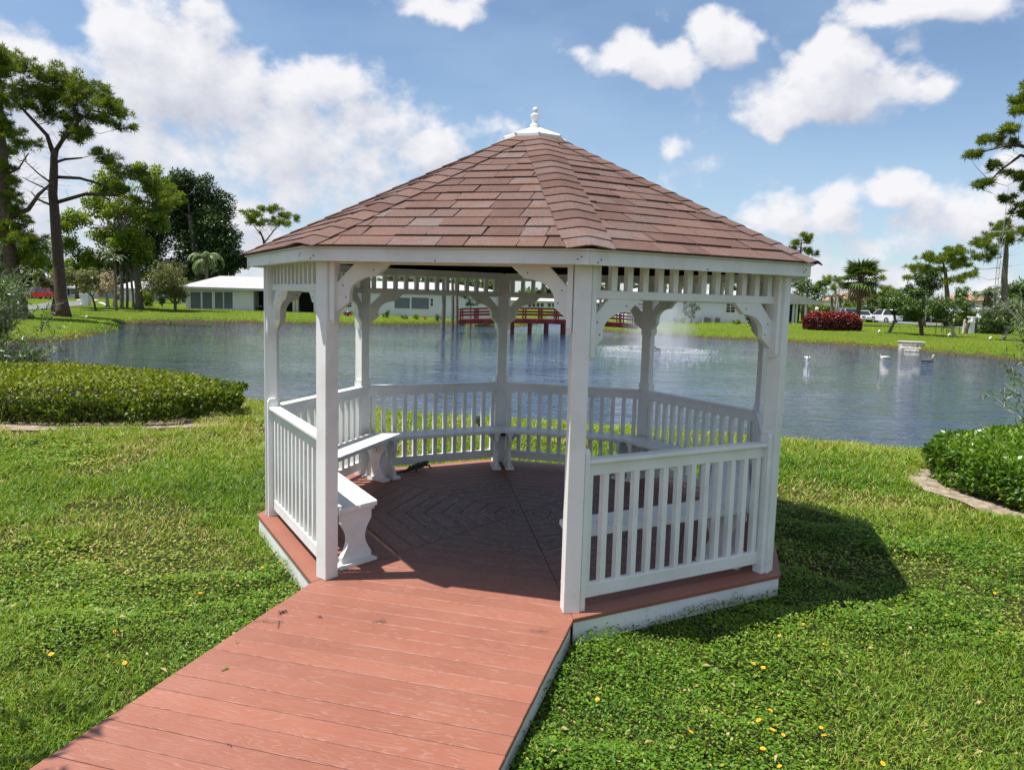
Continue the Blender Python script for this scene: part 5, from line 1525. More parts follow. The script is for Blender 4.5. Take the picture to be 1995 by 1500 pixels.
# villa gate wall, tower and small cabinets on the right bank
gw = on_ground(1905, 650); d = gw.y
F = Facade(1892, d + .4, 'gate_wall', 'low beige wall with a white cap beside the white pillar', 'wall')
box_wall(F, 0, F.X(1913), 0, .3, -.1, F.Z(1902, 619), TAN); MB().box(-.08, F.X(1914), -.06, .36, F.Z(1902, 619) + .002, F.Z(1902, 617)).build('cap', TRIM, F.root); box_wall(F, 0, .22, -.3, -.003, -.1, F.Z(1892, 619) - .02, TRIM, 'end_post')
F = Facade(1911.5, d, 'pillar', 'tall white stucco pillar standing at the end of the beige wall', 'pillar')
box_wall(F, 0, F.X(1925), 0, .55, -.1, F.Z(1918, 604)); MB().box(-.07, F.X(1925) + .07, -.07, .62, F.Z(1918, 604) + .002, F.Z(1918, 600)).build('cap', TRIM, F.root)
F = Facade(1890, d - .8, 'utility_cabinet', 'small white utility cabinet in front of the beige wall', 'cabinet')
box_wall(F, 0, F.X(1901), 0, .45, -.05, F.Z(1895, 628), TRIM, 'casing'); MB().box(-.05, F.X(1901) + .05, -.05, .5, F.Z(1895, 628) + .002, F.Z(1895, 626.5)).build('lid', TRIM, F.root); MB().box(.06, F.X(1901) - .06, -.015, -.002, .1, F.Z(1895, 631)).build('door', STUCCO, F.root)
F = Facade(1880, d - 1.6, 'post', 'slim whitish wooden post left of the white cabinet', 'post')
MB().tube([(0, 0, -.1), (.03, 0, F.Z(1881, 640)), (.06, 0, F.Z(1882, 624))], [.10, .09, .08], 7).build('shaft', CONC, F.root); MB().ball((.06, 0, F.Z(1882, 624)), .085, 7, 4).build('top', CONC, F.root)
F = Facade(1885, d - 1.7, 'stump', 'dark leaning forked stump beside the whitish post', 'stump')
MB().tube([(0, 0, -.1), (.08, 0, .4), (.16, 0, .85), (.2, 0, F.Z(1888, 630))], [.15, .13, .14, .12], 7).build('trunk', BARK, F.root); MB().tube([(.14, 0, .7), (-.02, 0, 1.0), (-.05, 0, 1.2)], [.07, .05, .03], 6).build('branch', BARK, F.root)
hw_ = on_ground(1950, 652)
hedge('hedge', 'square clipped green hedge right of the white pillar', (hw_.x + .1, hw_.y + 1.2, 1.1, .9, 5), hw_.z, hw_.z + 1.6, 4500, .15, L_GREEN, lambda r, m, h, top: np.clip(.4 + r.normal(size=m) * .17 + h * .1, 0, .9), .2, .0, 24)
hw_ = at_depth(1893, 622, 86); hw_.z = gz(hw_.x, hw_.y)
hedge('hedge', 'bright green clipped hedge behind the beige wall', (hw_.x, hw_.y, 1.5, .7, 5), hw_.z, hw_.z + 1.5, 4500, .16, L_BRIGHT, lambda r, m, h, top: np.clip(.5 + r.normal(size=m) * .17, 0, 1), .2, .0, 25)
hw_ = at_depth(1655, 612, 112); hw_.z = gz(hw_.x, hw_.y)
hedge('hedge', 'long bright clipped hedge behind the parked cars', (hw_.x, hw_.y, 5.0, .8, 5), hw_.z, hw_.z + 1.75, 7000, .22, L_BRIGHT, lambda r, m, h, top: np.clip(.5 + r.normal(size=m) * .17, 0, 1), .2, .0, 26)
hw_ = at_depth(1755, 622, 110); hw_.z = gz(hw_.x, hw_.y)
hedge('hedge', 'dark hedge behind the white SUV', (hw_.x, hw_.y, 6.5, .9, 5), hw_.z, hw_.z + 1.7, 7000, .22, L_DARK, lambda r, m, h, top: np.clip(.5 + r.normal(size=m) * .17, 0, 1), .2, .0, 27)
# metal frame, sign, posts
fp = on_ground(1857, 652)
F = Facade(1841, fp.y, 'metal_frame', 'open dark metal pipe frame on the lawn behind the leaning tree', 'frame')
X1, X2 = 0, F.X(1873)
for yy in (0, 1.0):
    for xx in (X1, X2 * .34, X2 * .66, X2): MB().tube([(xx, yy, -.05), (xx, yy, 1.05)], .022, 5).build('upright', DKMETAL, F.root)
    for zz, rr in ((1.05, .022), (.62, .018)): MB().tube([(X1, yy, zz), (X2, yy, zz)], rr, 5).build('cross_pipe', DKMETAL, F.root)
for xx in (X1, X2): MB().tube([(xx, 0, 1.05), (xx, 1.0, 1.05)], .022, 5).build('cross_pipe', DKMETAL, F.root)
sp_ = on_ground(1816, 633)
F = Facade(1816, sp_.y, 'sign', 'small white sign board on a post by the far road', 'sign'); MB().box(-.04, .04, -.04, .04, -.1, 1.2).build('post', METAL, F.root); MB().box(-.26, .26, -.09, -.042, .75, 1.75).build('board', TRIM, F.root)
for i, (px, py, top, lb) in enumerate(((1801, 634, 598, 'white marker post left of the sign by the far road'), (1872, 634, 610, 'white boxed post behind the metal frame'))):
    q = on_ground(px, py); F = Facade(px, q.y, 'marker_post', lb, 'post'); w = .16 if i == 0 else .26
    MB().box(-w, w, -w, w, -.1, F.Z(px, top)).build('shaft', TRIM, F.root); MB().box(-w - .05, w + .05, -w - .05, w + .05, F.Z(px, top) + .002, F.Z(px, top) + .09).build('cap', TRIM, F.root)
# lamps
q = on_ground(1592, 640); q = at_depth(1592, 600, 66); F = Facade(1592, 66, 'globe_lamp', 'white globe lamp on a post behind the red hedge', 'lamp')
MB().tube([(0, 0, -.1), (0, 0, F.Z(1592, 605))], .04, 6).build('post', TRIM, F.root); MB().ball((0, 0, F.Z(1592, 602)), .15, 12, 8).build('globe', TRIM, F.root, smooth=True); MB().lathe([(.06, F.Z(1592, 606.5)), (.09, F.Z(1592, 605.2))], 8).build('collar', METAL, F.root)
F = Facade(1628, 100, 'utility_pole', 'pale tapering utility pole behind the red hedge', 'pole'); MB().tube([(0, 0, -.1), (.3, 0, F.Z(1632, 560))], [.14, .09], 7).build('pole', BARK_PALE, F.root); MB().tube([(.05, 0, F.Z(1632, 563)), (.55, 0, F.Z(1632, 563) + .05)], [.03, .03], 5).build('arm', METAL, F.root)
for i, (px, py, lb) in enumerate(((1711, 650, 'small white bullet spotlight at the foot of the left flowering tree'), (1847, 657, 'small white bullet spotlight left of the tree with the pale trunk'), (1927, 664, 'small white bullet spotlight on open lawn below the white pillar'), (167, 622, 'pale bullet spotlight in the shade of the tall pine on the left'))):
    q = on_ground(px, py); rt = empty('spotlight', q, 0, lb, 'spotlight', 'bullet spotlights in the lawns'); k_ = .5 if i == 3 else .62; rt.scale = (k_, k_, k_)
    MB().tube([(0, 0, -.05), (.02, 0, .16)], .025, 6).build('stake', TRIM, rt); MB().tube([(-.04, 0, .12), (.05, 0, .24), (.16, -.02, .38), (.17, -.02, .39)], [.05, .09, .11, .10], 9).build('head', TRIM, rt, smooth=True)

# radio mast
mq = at_depth(1936, 640, 74)
mast = empty('radio_mast', (mq.x, mq.y, gz(mq.x, mq.y)), 0, 'thin lattice radio mast with a whip aerial rising behind the right-hand pine', 'mast')
F = Facade(1936, 74, 'x', 'x'); zt1, zt2 = F.Z(1936, 455), F.Z(1937, 372); bpy.data.objects.remove(F.root)
m = MB(); w = .26
cs3 = [(w, 0), (-w * .5, w * .87), (-w * .5, -w * .87)]
for (a, b) in cs3: m.tube([(a, b, -.1), (a, b, zt1)], .022, 5)
z = 0; k = 0
while z < zt1 - .5:
    for i in range(3):
        a, b = cs3[i], cs3[(i + 1) % 3]
        m.tube([(a[0], a[1], z), (b[0], b[1], z + .5)] if k % 2 else [(b[0], b[1], z), (a[0], a[1], z + .5)], .011, 4, False)
    z += .5; k += 1
m.build('lattice', METAL, mast)
MB().tube([(0, 0, zt1 - .4), (.1, 0, zt2)], [.03, .018], 6).build('whip', METAL, mast)
m = MB()
for a in range(5): m.tube([(0, 0, zt1), (.9 * math.cos(a * 1.257), .9 * math.sin(a * 1.257), zt1 + .05)], .014, 4)
m.tube([(.07, 0, zt2 - 1.6), (.34, 0, zt2 - 1.5)], .012, 4); m.tube([(.34, 0, zt2 - 1.5), (.34, 0, zt2 - .3)], .014, 4)
m.build('aerial_arms', METAL, mast)

# bins, rocks on the left lawn
q = on_ground(167, 596); F = Facade(167, q.y, 'dumpster_bin', 'white square pedestal bin at the bend of the left-hand road', 'bin')
MB().prism([(-.28, -.1), (.28, -.1), (.36, F.Z(167, 574)), (-.36, F.Z(167, 574))], -.3, .3, 'y').build('body', STUCCO, F.root); MB().box(-.42, .42, -.36, .36, F.Z(167, 574) + .002, F.Z(167, 571.5)).build('lid', TRIM, F.root)
for i, (px, py) in enumerate(((155, 588), (163, 594.5), (187, 588))):
    q = on_ground(px, py); rt = MB().ball((0, 0, .08), .32, 8, 5, 1.2, .9, .6).build('white_rock', CONC, None, q, smooth=True)
    tag(rt, ['white painted rock at the far kerb left of the bin', 'white painted rock at the foot of the bin', 'white painted rock right of the bin'][i], 'rock', 'white rocks along the road edge')

# ---- roads: thin sheets a little above the lawn
def sheet(name, label, pts, mat, lift):
    m = MB(); P = [on_ground(x, y) for x, y in pts]
    v = [(p.x, p.y, p.z + lift) for p in P]; m.add(v, [list(range(len(v)))])
    o = m.build(name, mat); return tag(o, label, None, None, 'structure')
sheet('road', 'grey asphalt road curving behind the tall pine on the left', [(-200, 597), (40, 604), (60, 605), (120, 600), (158, 597), (170, 592), (165, 588.5), (120, 588), (105, 588.5), (60, 596), (-200, 585)], ASPHALT, .06)
sheet('path', 'pale concrete path crossing the left lawn', [(190, 590), (205, 596), (212, 595.5), (198, 589.5)], PAVE, .06)
sheet('road', 'grey asphalt road behind the trees on the right', [(1690, 627), (1725, 630), (1800, 634), (1880, 641), (1885, 637), (1800, 629.5), (1745, 627), (1690, 623.5)], ASPHALT, .06)

# ---------------------------------------------------------------- cars
RUBBER = mat_simple('tyre_rubber', (.015, .015, .016), .8)
LAMPR = mat_simple('red_lamp_lens', (.30, .015, .012), .2, spec=.7)
LAMPW = mat_simple('clear_lamp_lens', (.7, .7, .7), .15, spec=.8)


def car(label, loc, yaw, paint, suv=False, group='parked cars'):
    root = empty('parked_car', loc, yaw, label, 'car', group)
    L_, W_, H_ = (4.6, 1.85, 1.68) if suv else (4.5, 1.78, 1.45)
    hx = L_ / 2; b0 = .28; bl = .92 if suv else .82
    prof = [(-hx, .42), (-hx + .06, .72), (-hx + .12, bl), (-hx + .5, bl + .04), (hx - 1.25, bl + .02), (hx - .35, bl - .10), (hx - .04, .66), (hx, .42), (hx - .1, b0), (-hx + .1, b0)]
    m = MB()
    n = len(prof); vs = []
    for (yy, k) in ((-W_ / 2, .0), (-W_ / 2 + .06, 1), (W_ / 2 - .06, 1), (W_ / 2, .0)):
        for (x, z) in prof: vs.append((x * (1 if k else .985), yy, z if k or z < .7 else z - .05))
    fs = [list(range(n)), [3 * n + i for i in range(n)][::-1]]
    for j in range(3):
        for i in range(n): fs.append((j * n + i, j * n + (i + 1) % n, (j + 1) * n + (i + 1) % n, (j + 1) * n + i))
    m.add(vs, fs); m.build('body', paint, root, smooth=False, bevel=.03)
    rear = -hx + (.18 if suv else .75)
    cab = [(rear, bl), (rear + (.28 if suv else .55), H_), (hx - 2.25, H_), (hx - 1.45, bl)]
    c = MB(); vs = []
    for yy, k in ((-W_ / 2 + .06, 0), (W_ / 2 - .06, 0)):
        for i, (x, z) in enumerate(cab): vs.append((x, yy * (.84 if z > bl + .1 else 1), z))
    c.add(vs, [(0, 1, 2, 3), (7, 6, 5, 4), (0, 4, 5, 1), (1, 5, 6, 2), (2, 6, 7, 3), (3, 7, 4, 0)]); c.build('cabin', paint, root, bevel=.05)
    def lerp(a, b, t): return tuple(a[i] + (b[i] - a[i]) * t for i in range(3))
    def quad_glass(A, B, C, D, off):      # inset quad lying just outside a cabin face
        ce = tuple((A[i] + B[i] + C[i] + D[i]) / 4 for i in range(3)); q = [tuple(ce[i] + (p[i] - ce[i]) * .84 + off[i] for i in range(3)) for p in (A, B, C, D)]
        q2 = [tuple(p[i] - off[i] * 1.5 for i in range(3)) for p in q]
        MB().add(q + q2, [(0, 1, 2, 3), (7, 6, 5, 4)] + [(i, (i + 1) % 4, 4 + (i + 1) % 4, 4 + i) for i in range(4)]).build('window', GLASS, root)
    quad_glass(vs[0], vs[4], vs[5], vs[1], (-.015, 0, .01)); quad_glass(vs[3], vs[7], vs[6], vs[2], (.015, 0, .012))
    for s, o in ((0, -1), (4, 1)):
        a, b, c2, e = vs[s], vs[s + 1], vs[s + 2], vs[s + 3]
        mb_, mt_ = lerp(a, e, .5), lerp(b, c2, .5)
        quad_glass(a, b, mt_, mb_, (0, o * .014, .004)); quad_glass(mb_, mt_, c2, e, (0, o * .014, .004))
    for sx in (-1, 1):
        for sy in (-1, 1):
            w = MB(); pr = [(.20, -.09), (.33, -.10), (.34, -.05), (.34, .05), (.33, .10), (.20, .09)]
            w.lathe(pr, 16, Matrix.Rotation(PI / 2, 4, 'X')); wo_ = w.build('wheel', RUBBER, root, (sx * 1.35, sy * (W_ / 2 - .09), .34))
            MB().lathe([(.02, -.08), (.20, -.095), (.205, .0), (.2, .095), (.02, .08)], 12, Matrix.Rotation(PI / 2, 4, 'X')).build('rim', METAL, wo_)
    for sy in (-1, 1):
        MB().box(-hx - .02, -hx + .16, sy * .62 - .2, sy * .62 + .2, bl - .22, bl - .05).build('tail_lamp', LAMPR, root)
        MB().box(hx - .2, hx + .005, sy * .6 - .2, sy * .6 + .2, .60, .74).build('headlight', LAMPW, root)
        MB().box(hx - 1.75, hx - 1.6, sy * (W_ / 2 + .1) - .1, sy * (W_ / 2 + .1) + .1, bl + .02, bl + .16).build('mirror', paint, root)
    MB().box(-hx - .05, -hx + .1, -W_ / 2 + .08, W_ / 2 - .08, .34, .56).build('bumper', paint, root); MB().box(-hx - .03, -hx + .02, -.26, .26, .6, .72).build('number_plate', TRIM, root)
    return root


PW_ = mat_simple('white_car_paint', (.72, .73, .76), .18, spec=.6); PB_ = mat_simple('pale_blue_car_paint', (.30, .38, .48), .2, metallic=.3, spec=.6)
PR_ = mat_simple('red_car_paint', (.42, .012, .018), .18, spec=.6); PD_ = mat_simple('dark_blue_car_paint', (.03, .04, .07), .18, spec=.6)
def car_at(px, d): p = at_depth(px, hz(px), d); return Vector((p.x, d, gz(p.x, p.y)))
car('white SUV seen from behind at the kerb, left of the flowering trees', car_at(1719, 98), math.radians(118), PW_, True)
car('pale blue car showing its rear window above the red hedge', car_at(1644, 96), math.radians(93), PB_, True)
car('white saloon car parked right behind the cabbage palm trunk', car_at(1676, 99), math.radians(93), PW_)
car('red car parked on the left-hand road, left of the tall pine', car_at(86, 100), math.radians(170), PR_)
car('dark blue car parked beyond the red car on the left', car_at(64, 105), math.radians(160), PD_)

# ---------------------------------------------------------------- bridge
bw = on_z(1052, 650, WZ); by = bw.y
bridge = empty('footbridge', (0, by, 0), 0, 'dark red timber footbridge on paired piles across the channel', 'bridge')
bx0, bx1 = at_depth(897, 600, by).x, at_depth(1240, 600, by).x
def arch(x): t = (x - bx0) / (bx1 - bx0) * 2 - 1; return .42 - .18 * t * t
npan = 11; xs = [bx0 + (bx1 - bx0) * i / npan for i in range(npan + 1)]
xd = bx0
db = MB().box(-.07, .07, -.95, .95, -.05, 0).mesh('deck_plank', REDWOOD)
nn_ = int((bx1 - bx0) / .15)
for i in range(nn_):
    x = bx0 + (i + .5) * (bx1 - bx0) / nn_; link('deck_plank', db, bridge, (x, 0, arch(x)))
for yy in (-.98, .98):
    m = MB()
    for a, b in zip(xs[:-1], xs[1:]):
        for k in range(2):
            xa = a + (b - a) * k / 2; xb = a + (b - a) * (k + 1) / 2
            m.add([(xa, yy - .04, arch(xa) - .32), (xb, yy - .04, arch(xb) - .32), (xb, yy + .04, arch(xb) - .32), (xa, yy + .04, arch(xa) - .32), (xa, yy - .04, arch(xa) - .02), (xb, yy - .04, arch(xb) - .02), (xb, yy + .04, arch(xb) - .02), (xa, yy + .04, arch(xa) - .02)],
                  [(0, 3, 2, 1), (4, 5, 6, 7), (0, 1, 5, 4), (1, 2, 6, 5), (2, 3, 7, 6), (3, 0, 4, 7)])
    m.build('side_beam', REDWOOD, bridge)
    for h, t_ in ((.28, .055), (.48, .055), (.70, .05)):
        m = MB()
        for a, b in zip(xs[:-1], xs[1:]):
            m.add([(a, yy - .03, arch(a) + h - t_), (b, yy - .03, arch(b) + h - t_), (b, yy + .03, arch(b) + h - t_), (a, yy + .03, arch(a) + h - t_), (a, yy - .03, arch(a) + h + t_), (b, yy - .03, arch(b) + h + t_), (b, yy + .03, arch(b) + h + t_), (a, yy + .03, arch(a) + h + t_)],
                  [(0, 3, 2, 1), (4, 5, 6, 7), (0, 1, 5, 4), (1, 2, 6, 5), (2, 3, 7, 6), (3, 0, 4, 7)])
        m.build('rail', REDWOOD, bridge)
    for x in xs:
        for dx in (-.12, .06):
            MB().box(x + dx, x + dx + .08, yy - .045 * (1 if yy < 0 else -1) - .04, yy - .045 * (1 if yy < 0 else -1) + .04, arch(x) - .2, arch(x) + .74).build('rail_post', REDWOOD, bridge)
for px in (998, 1032, 1064, 1097):
    x = at_depth(px, 640, by).x
    for yy in (-.8, .8):
        MB().tube([(x, yy, -2.0), (x, yy, arch(x) - .06)], .14, 10).build('pile', REDWOOD, bridge)
    MB().box(x - .1, x + .1, -1.0, 1.0, arch(x) - .30, arch(x) - .08).build('cross_beam', REDWOOD, bridge)

# ---------------------------------------------------------------- fountain
fb = on_z(1275, 682, WZ)
fount = empty('fountain', fb, 0, 'lake fountain throwing white spray and mist behind the rear right gazebo post', 'fountain')
WSP = bpy.data.materials.new('water_spray'); WSP.use_nodes = True; t = WSP.node_tree; t.nodes.clear()
ow = nd(t, 'ShaderNodeOutputMaterial'); df = nd(t, 'ShaderNodeBsdfDiffuse'); df.inputs[0].default_value = (.85, .88, .92, 1); tl = nd(t, 'ShaderNodeBsdfTranslucent'); tl.inputs[0].default_value = (.85, .88, .92, 1)
m1 = nd(t, 'ShaderNodeMixShader'); m1.inputs[0].default_value = .5; t.links.new(df.outputs[0], m1.inputs[1]); t.links.new(tl.outputs[0], m1.inputs[2])
tp_ = nd(t, 'ShaderNodeBsdfTransparent'); m2 = nd(t, 'ShaderNodeMixShader'); m2.inputs[0].default_value = .55; t.links.new(tp_.outputs[0], m2.inputs[1]); t.links.new(m1.outputs[0], m2.inputs[2]); t.links.new(m2.outputs[0], ow.inputs[0])
fr_ = np.random.default_rng(9); P = []; SZ = []
for i in range(20):
    th = 2 * PI * i / 20 + fr_.normal() * .05; R0 = 2.15 + fr_.normal() * .12; Hh = 2.2 + fr_.normal() * .15
    for k in range(95):
        f = fr_.random(); rr = R0 * f; zz = Hh * 4 * (f * .93 + .03) * (1 - f * .93 - .03) * .98
        P.append([rr * math.cos(th) + fr_.normal() * .03 * (1 + 2 * f) + .05 * zz, rr * math.sin(th) + fr_.normal() * .03 * (1 + 2 * f), max(.01, zz + fr_.normal() * .03)]); SZ.append(.007 + .010 * fr_.random())
P = np.array(P); n = len(P)
v, f = leaves(P, norm(fr_.normal(size=(n, 3)) * .6 + np.array([0, 0, 1])), rand_dirs(n), np.array(SZ) * 3.5, np.array(SZ) * .8, .0)
o = link('spray', np_mesh('spray', v, f, WSP), fount); o['kind'] = 'stuff'
# foam ring where the water falls back
nF = 3600; th = fr_.random(nF) * 2 * PI; rr = np.abs(fr_.normal(size=nF)) * .42 * np.where(fr_.random(nF) < .5, 1, -1) + 2.25; rr = np.where(fr_.random(nF) < .25, rr * fr_.random(nF), rr)
Pf = np.stack([rr * np.cos(th), rr * np.sin(th), .012 + .05 * fr_.random(nF)], 1)
v, f = leaves(Pf, norm(np.stack([fr_.normal(size=nF), fr_.normal(size=nF), .15 * fr_.normal(size=nF)], 1)), np.tile([0., 0, 1], (nF, 1)), .05 + .07 * fr_.random(nF), .05, .0)
o = link('foam', np_mesh('foam', v, f, WSP), fount); o['kind'] = 'stuff'
MB().lathe([(.30, -.1), (.34, .02), (.30, .10), (.1, .12), (.06, .2)], 16).build('float', BLACK, fount, smooth=True)
# drifting mist, thickest in the middle and thinning out
mist = MB().lathe([(1.5, .02), (2.35, .3), (2.2, 1.6), (1.6, 2.9), (.7, 3.4)], 20).build('mist', None, fount, (.25, 0, 0))
mm_ = bpy.data.materials.new('mist'); mm_.use_nodes = True; t = mm_.node_tree; t.nodes.clear()
ow = nd(t, 'ShaderNodeOutputMaterial'); pv = nd(t, 'ShaderNodeVolumePrincipled'); pv.inputs['Color'].default_value = (.95, .96, 1, 1); pv.inputs['Anisotropy'].default_value = .2
tcx = nd(t, 'ShaderNodeTexCoord'); sv = nd(t, 'ShaderNodeSeparateXYZ'); t.links.new(tcx.outputs['Object'], sv.inputs[0])
rad2 = math_n(t, 'SQRT', math_n(t, 'ADD', math_n(t, 'POWER', sv.outputs[0], 2.0), math_n(t, 'POWER', sv.outputs[1], 2.0)))
edge_ = math_n(t, 'MULTIPLY_ADD', rad2, -.62, 1.25, clamp=True); topf = math_n(t, 'MULTIPLY_ADD', sv.outputs[2], -.36, 1.15, clamp=True)
nz = nd(t, 'ShaderNodeTexNoise'); nz.inputs['Scale'].default_value = 1.6; nz.inputs['Detail'].default_value = 3; t.links.new(tcx.outputs['Object'], nz.inputs['Vector'])
dn = math_n(t, 'MULTIPLY', math_n(t, 'MULTIPLY', edge_, topf), math_n(t, 'MULTIPLY_ADD', nz.outputs[0], 1.6, -.3, clamp=True))
t.links.new(math_n(t, 'MULTIPLY', dn, .8), pv.inputs['Density']); t.links.new(pv.outputs[0], ow.inputs['Volume'])
mist.data.materials.append(mm_)
mist['kind'] = 'stuff'

# ---------------------------------------------------------------- concrete outfall blocks
q = on_z(1778, 683, WZ)
F = empty('outfall', (q.x, q.y + .05, WZ), math.radians(-6), 'weathered concrete block outfall stepping into the water on the right bank', 'outfall')
for (a, b, c, e, z0, z1) in ((-.62, .28, 0, .5, -.2, .46), (.30, .66, .02, .5, -.2, .42), (-.75, -.05, -.35, -.01, -.2, .20), (-.03, .78, -.33, -.01, -.2, .18), (-.6, .7, -.62, -.37, -.2, .05)):
    MB().box(a, b, c, e, z0, z1).build('block', CONC, F, bevel=.03)
MB().box(-.66, .7, -.06, .56, .465, .53).build('cap_slab', CONC, F, bevel=.02)

# ---------------------------------------------------------------- animals: one continuous skin each
def skinned(name, chains, mat, parent=None, voxel=.012, loc=None, rot=None, extra=None):
    m = MB()
    for pts, rad in chains: m.tube(pts, rad, 10)
    if extra: extra(m)
    o = m.build(name, mat, parent, loc, rot, smooth=True)
    r = o.modifiers.new('remesh', 'REMESH'); r.mode = 'VOXEL'; r.voxel_size = voxel; r.use_smooth_shade = True
    s = o.modifiers.new('smooth', 'SMOOTH'); s.factor = .5; s.iterations = 3
    return o


def mat_bird(name, light, dark, headdark):
    m, t, out = mat_new(name); p = nd(t, 'ShaderNodeBsdfPrincipled'); p.inputs['Roughness'].default_value = .7
    tcx = nd(t, 'ShaderNodeTexCoord'); sv = nd(t, 'ShaderNodeSeparateXYZ'); t.links.new(tcx.outputs['Object'], sv.inputs[0])
    n = nd(t, 'ShaderNodeTexNoise'); n.inputs['Scale'].default_value = 9; t.links.new(tcx.outputs['Object'], n.inputs['Vector'])
    back = nd(t, 'ShaderNodeMapRange'); t.links.new(math_n(t, 'ADD', sv.outputs[2], math_n(t, 'MULTIPLY_ADD', n.outputs[0], .08, -.04)), back.inputs[0]); back.inputs[1].default_value = .055; back.inputs[2].default_value = .075
    hd = nd(t, 'ShaderNodeMapRange'); t.links.new(sv.outputs[2], hd.inputs[0]); hd.inputs[1].default_value = .20; hd.inputs[2].default_value = .215
    a = nd(t, 'ShaderNodeMix', data_type='RGBA'); t.links.new(back.outputs[0], a.inputs[0]); a.inputs[6].default_value = (*light, 1); a.inputs[7].default_value = (*dark, 1)
    b = nd(t, 'ShaderNodeMix', data_type='RGBA'); t.links.new(hd.outputs[0], b.inputs[0]); t.links.new(a.outputs[2], b.inputs[6]); b.inputs[7].default_value = (*headdark, 1)
    t.links.new(b.outputs[2], p.inputs['Base Color']); t.links.new(p.outputs[0], out.inputs[0]); return m


def bird(name, label, px, py, yaw, mat, cat, sc=1.0, neck=.2):
    q = on_z(px, py, WZ); q.z -= .035 * sc; root = empty(name, q, yaw, label, cat, None); root.scale = (sc, sc, sc)
    def beak(m): m.tube([(.235, 0, neck + .055), (.30, 0, neck + .04)], [.018, .008], 6)
    skinned('body', [([(-.30, 0, .10), (-.22, 0, .07), (-.10, 0, .05), (.05, 0, .045), (.15, 0, .055), (.21, 0, .08)], [.012, .055, .10, .105, .085, .04]),
                     ([(.15, 0, .07), (.19, 0, .13), (.185, 0, neck - .01), (.20, 0, neck + .05), (.235, 0, neck + .055)], [.055, .038, .032, .042, .028])], mat, root, .011)
    b = MB(); beak(b); b.build('beak', mat_simple('beak_orange', (.45, .20, .03), .5), root, smooth=True)
    for s in (-1, 1):
        MB().tube([(.10, s * .085, .09), (-.05, s * .10, .10), (-.20, s * .06, .11), (-.28, s * .025, .115)], [.025, .045, .03, .008], 7).build('wing', mat, root, smooth=True)
    return root


B1 = mat_bird('white_duck_plumage', (.60, .60, .58), (.60, .60, .58), (.03, .03, .03)); B2 = mat_bird('pale_duck_plumage', (.72, .68, .58), (.66, .62, .52), (.03, .04, .03))
B3 = mat_bird('goose_plumage', (.55, .54, .50), (.075, .062, .055), (.60, .55, .48))
bird('duck', 'white duck with dark head swimming right behind the gazebo post', 1573, 699, math.radians(-100), B1, 'duck', 1.0, .17)
bird('duck', 'cream duck with dark head swimming left in open water', 1723, 698, math.radians(172), B2, 'duck', .95, .13)
bird('goose', 'dark-backed goose with a long pale neck swimming to the right', 1808, 706, math.radians(5), B3, 'goose', 1.15, .27)

# iguana on the gazebo floor
IG = mat_simple('iguana_skin', (.030, .042, .022), .6, .55, 40, .6, 90)
iq = on_z(818, 914, .002); hd = on_z(846, 908, .002); dr = (hd - iq); dr.z = 0
ig = empty('iguana', iq, math.atan2(dr.y, dr.x), 'dark green iguana resting on the deck under the back-left bench', 'iguana')
def ig_extra(m):
    for sx, sy, f in ((.06, 1, 1), (.06, -1, 1), (-.075, 1, -1), (-.075, -1, -1)):
        m.tube([(sx, sy * .018, .035), (sx + .02 * f, sy * .055, .038), (sx + .035 * f, sy * .06, .010), (sx + .055 * f, sy * .065, .006)], [.013, .011, .009, .007], 6)
    for i in range(14): x = -.10 + .016 * i; m.add([(x - .006, -.003, .058), (x + .006, -.003, .058), (x + .006, .003, .058), (x - .006, .003, .058), (x - .004, 0, .085 if 3 < i < 12 else .074)], [(0, 3, 2, 1), (0, 1, 4), (1, 2, 4), (2, 3, 4), (3, 0, 4)])
    m.ball((.118, 0, .060), .016, 8, 5, .5, .5, 1.3)
skinned('body', [([(-.46, .05, .006), (-.34, .03, .009), (-.22, -.01, .015), (-.12, 0, .030), (-.03, 0, .038), (.05, 0, .046), (.10, 0, .062), (.135, 0, .078), (.165, 0, .080), (.190, 0, .076)], [.004, .008, .014, .026, .032, .028, .022, .021, .018, .009])], IG, ig, .0055, extra=ig_extra)

# ---------------------------------------------------------------- small things in and around the gazebo
MB().box(-.045, .045, -.03, .03, .30, .36).build('junction_box', BLACK, gazebo, rotz(-math.radians(157.5)) @ Vector((-.01, -1.96, 0)), (0, 0, -math.radians(157.5)))
q = on_ground(933, 839); fl = empty('floodlight', q, math.radians(10), 'black louvred garden floodlight by the shore behind the back railing', 'floodlight')
MB().box(-.085, .085, -.045, .05, .11, .22).build('housing', BLACK, fl, bevel=.006); MB().tube([(0, 0, -.05), (0, 0, .12)], .012, 6).build('stake', DKMETAL, fl)
for k in range(3): MB().box(-.08, .08, -.062, -.046, .125 + k * .032, .137 + k * .032).build('louvre', METAL, fl)
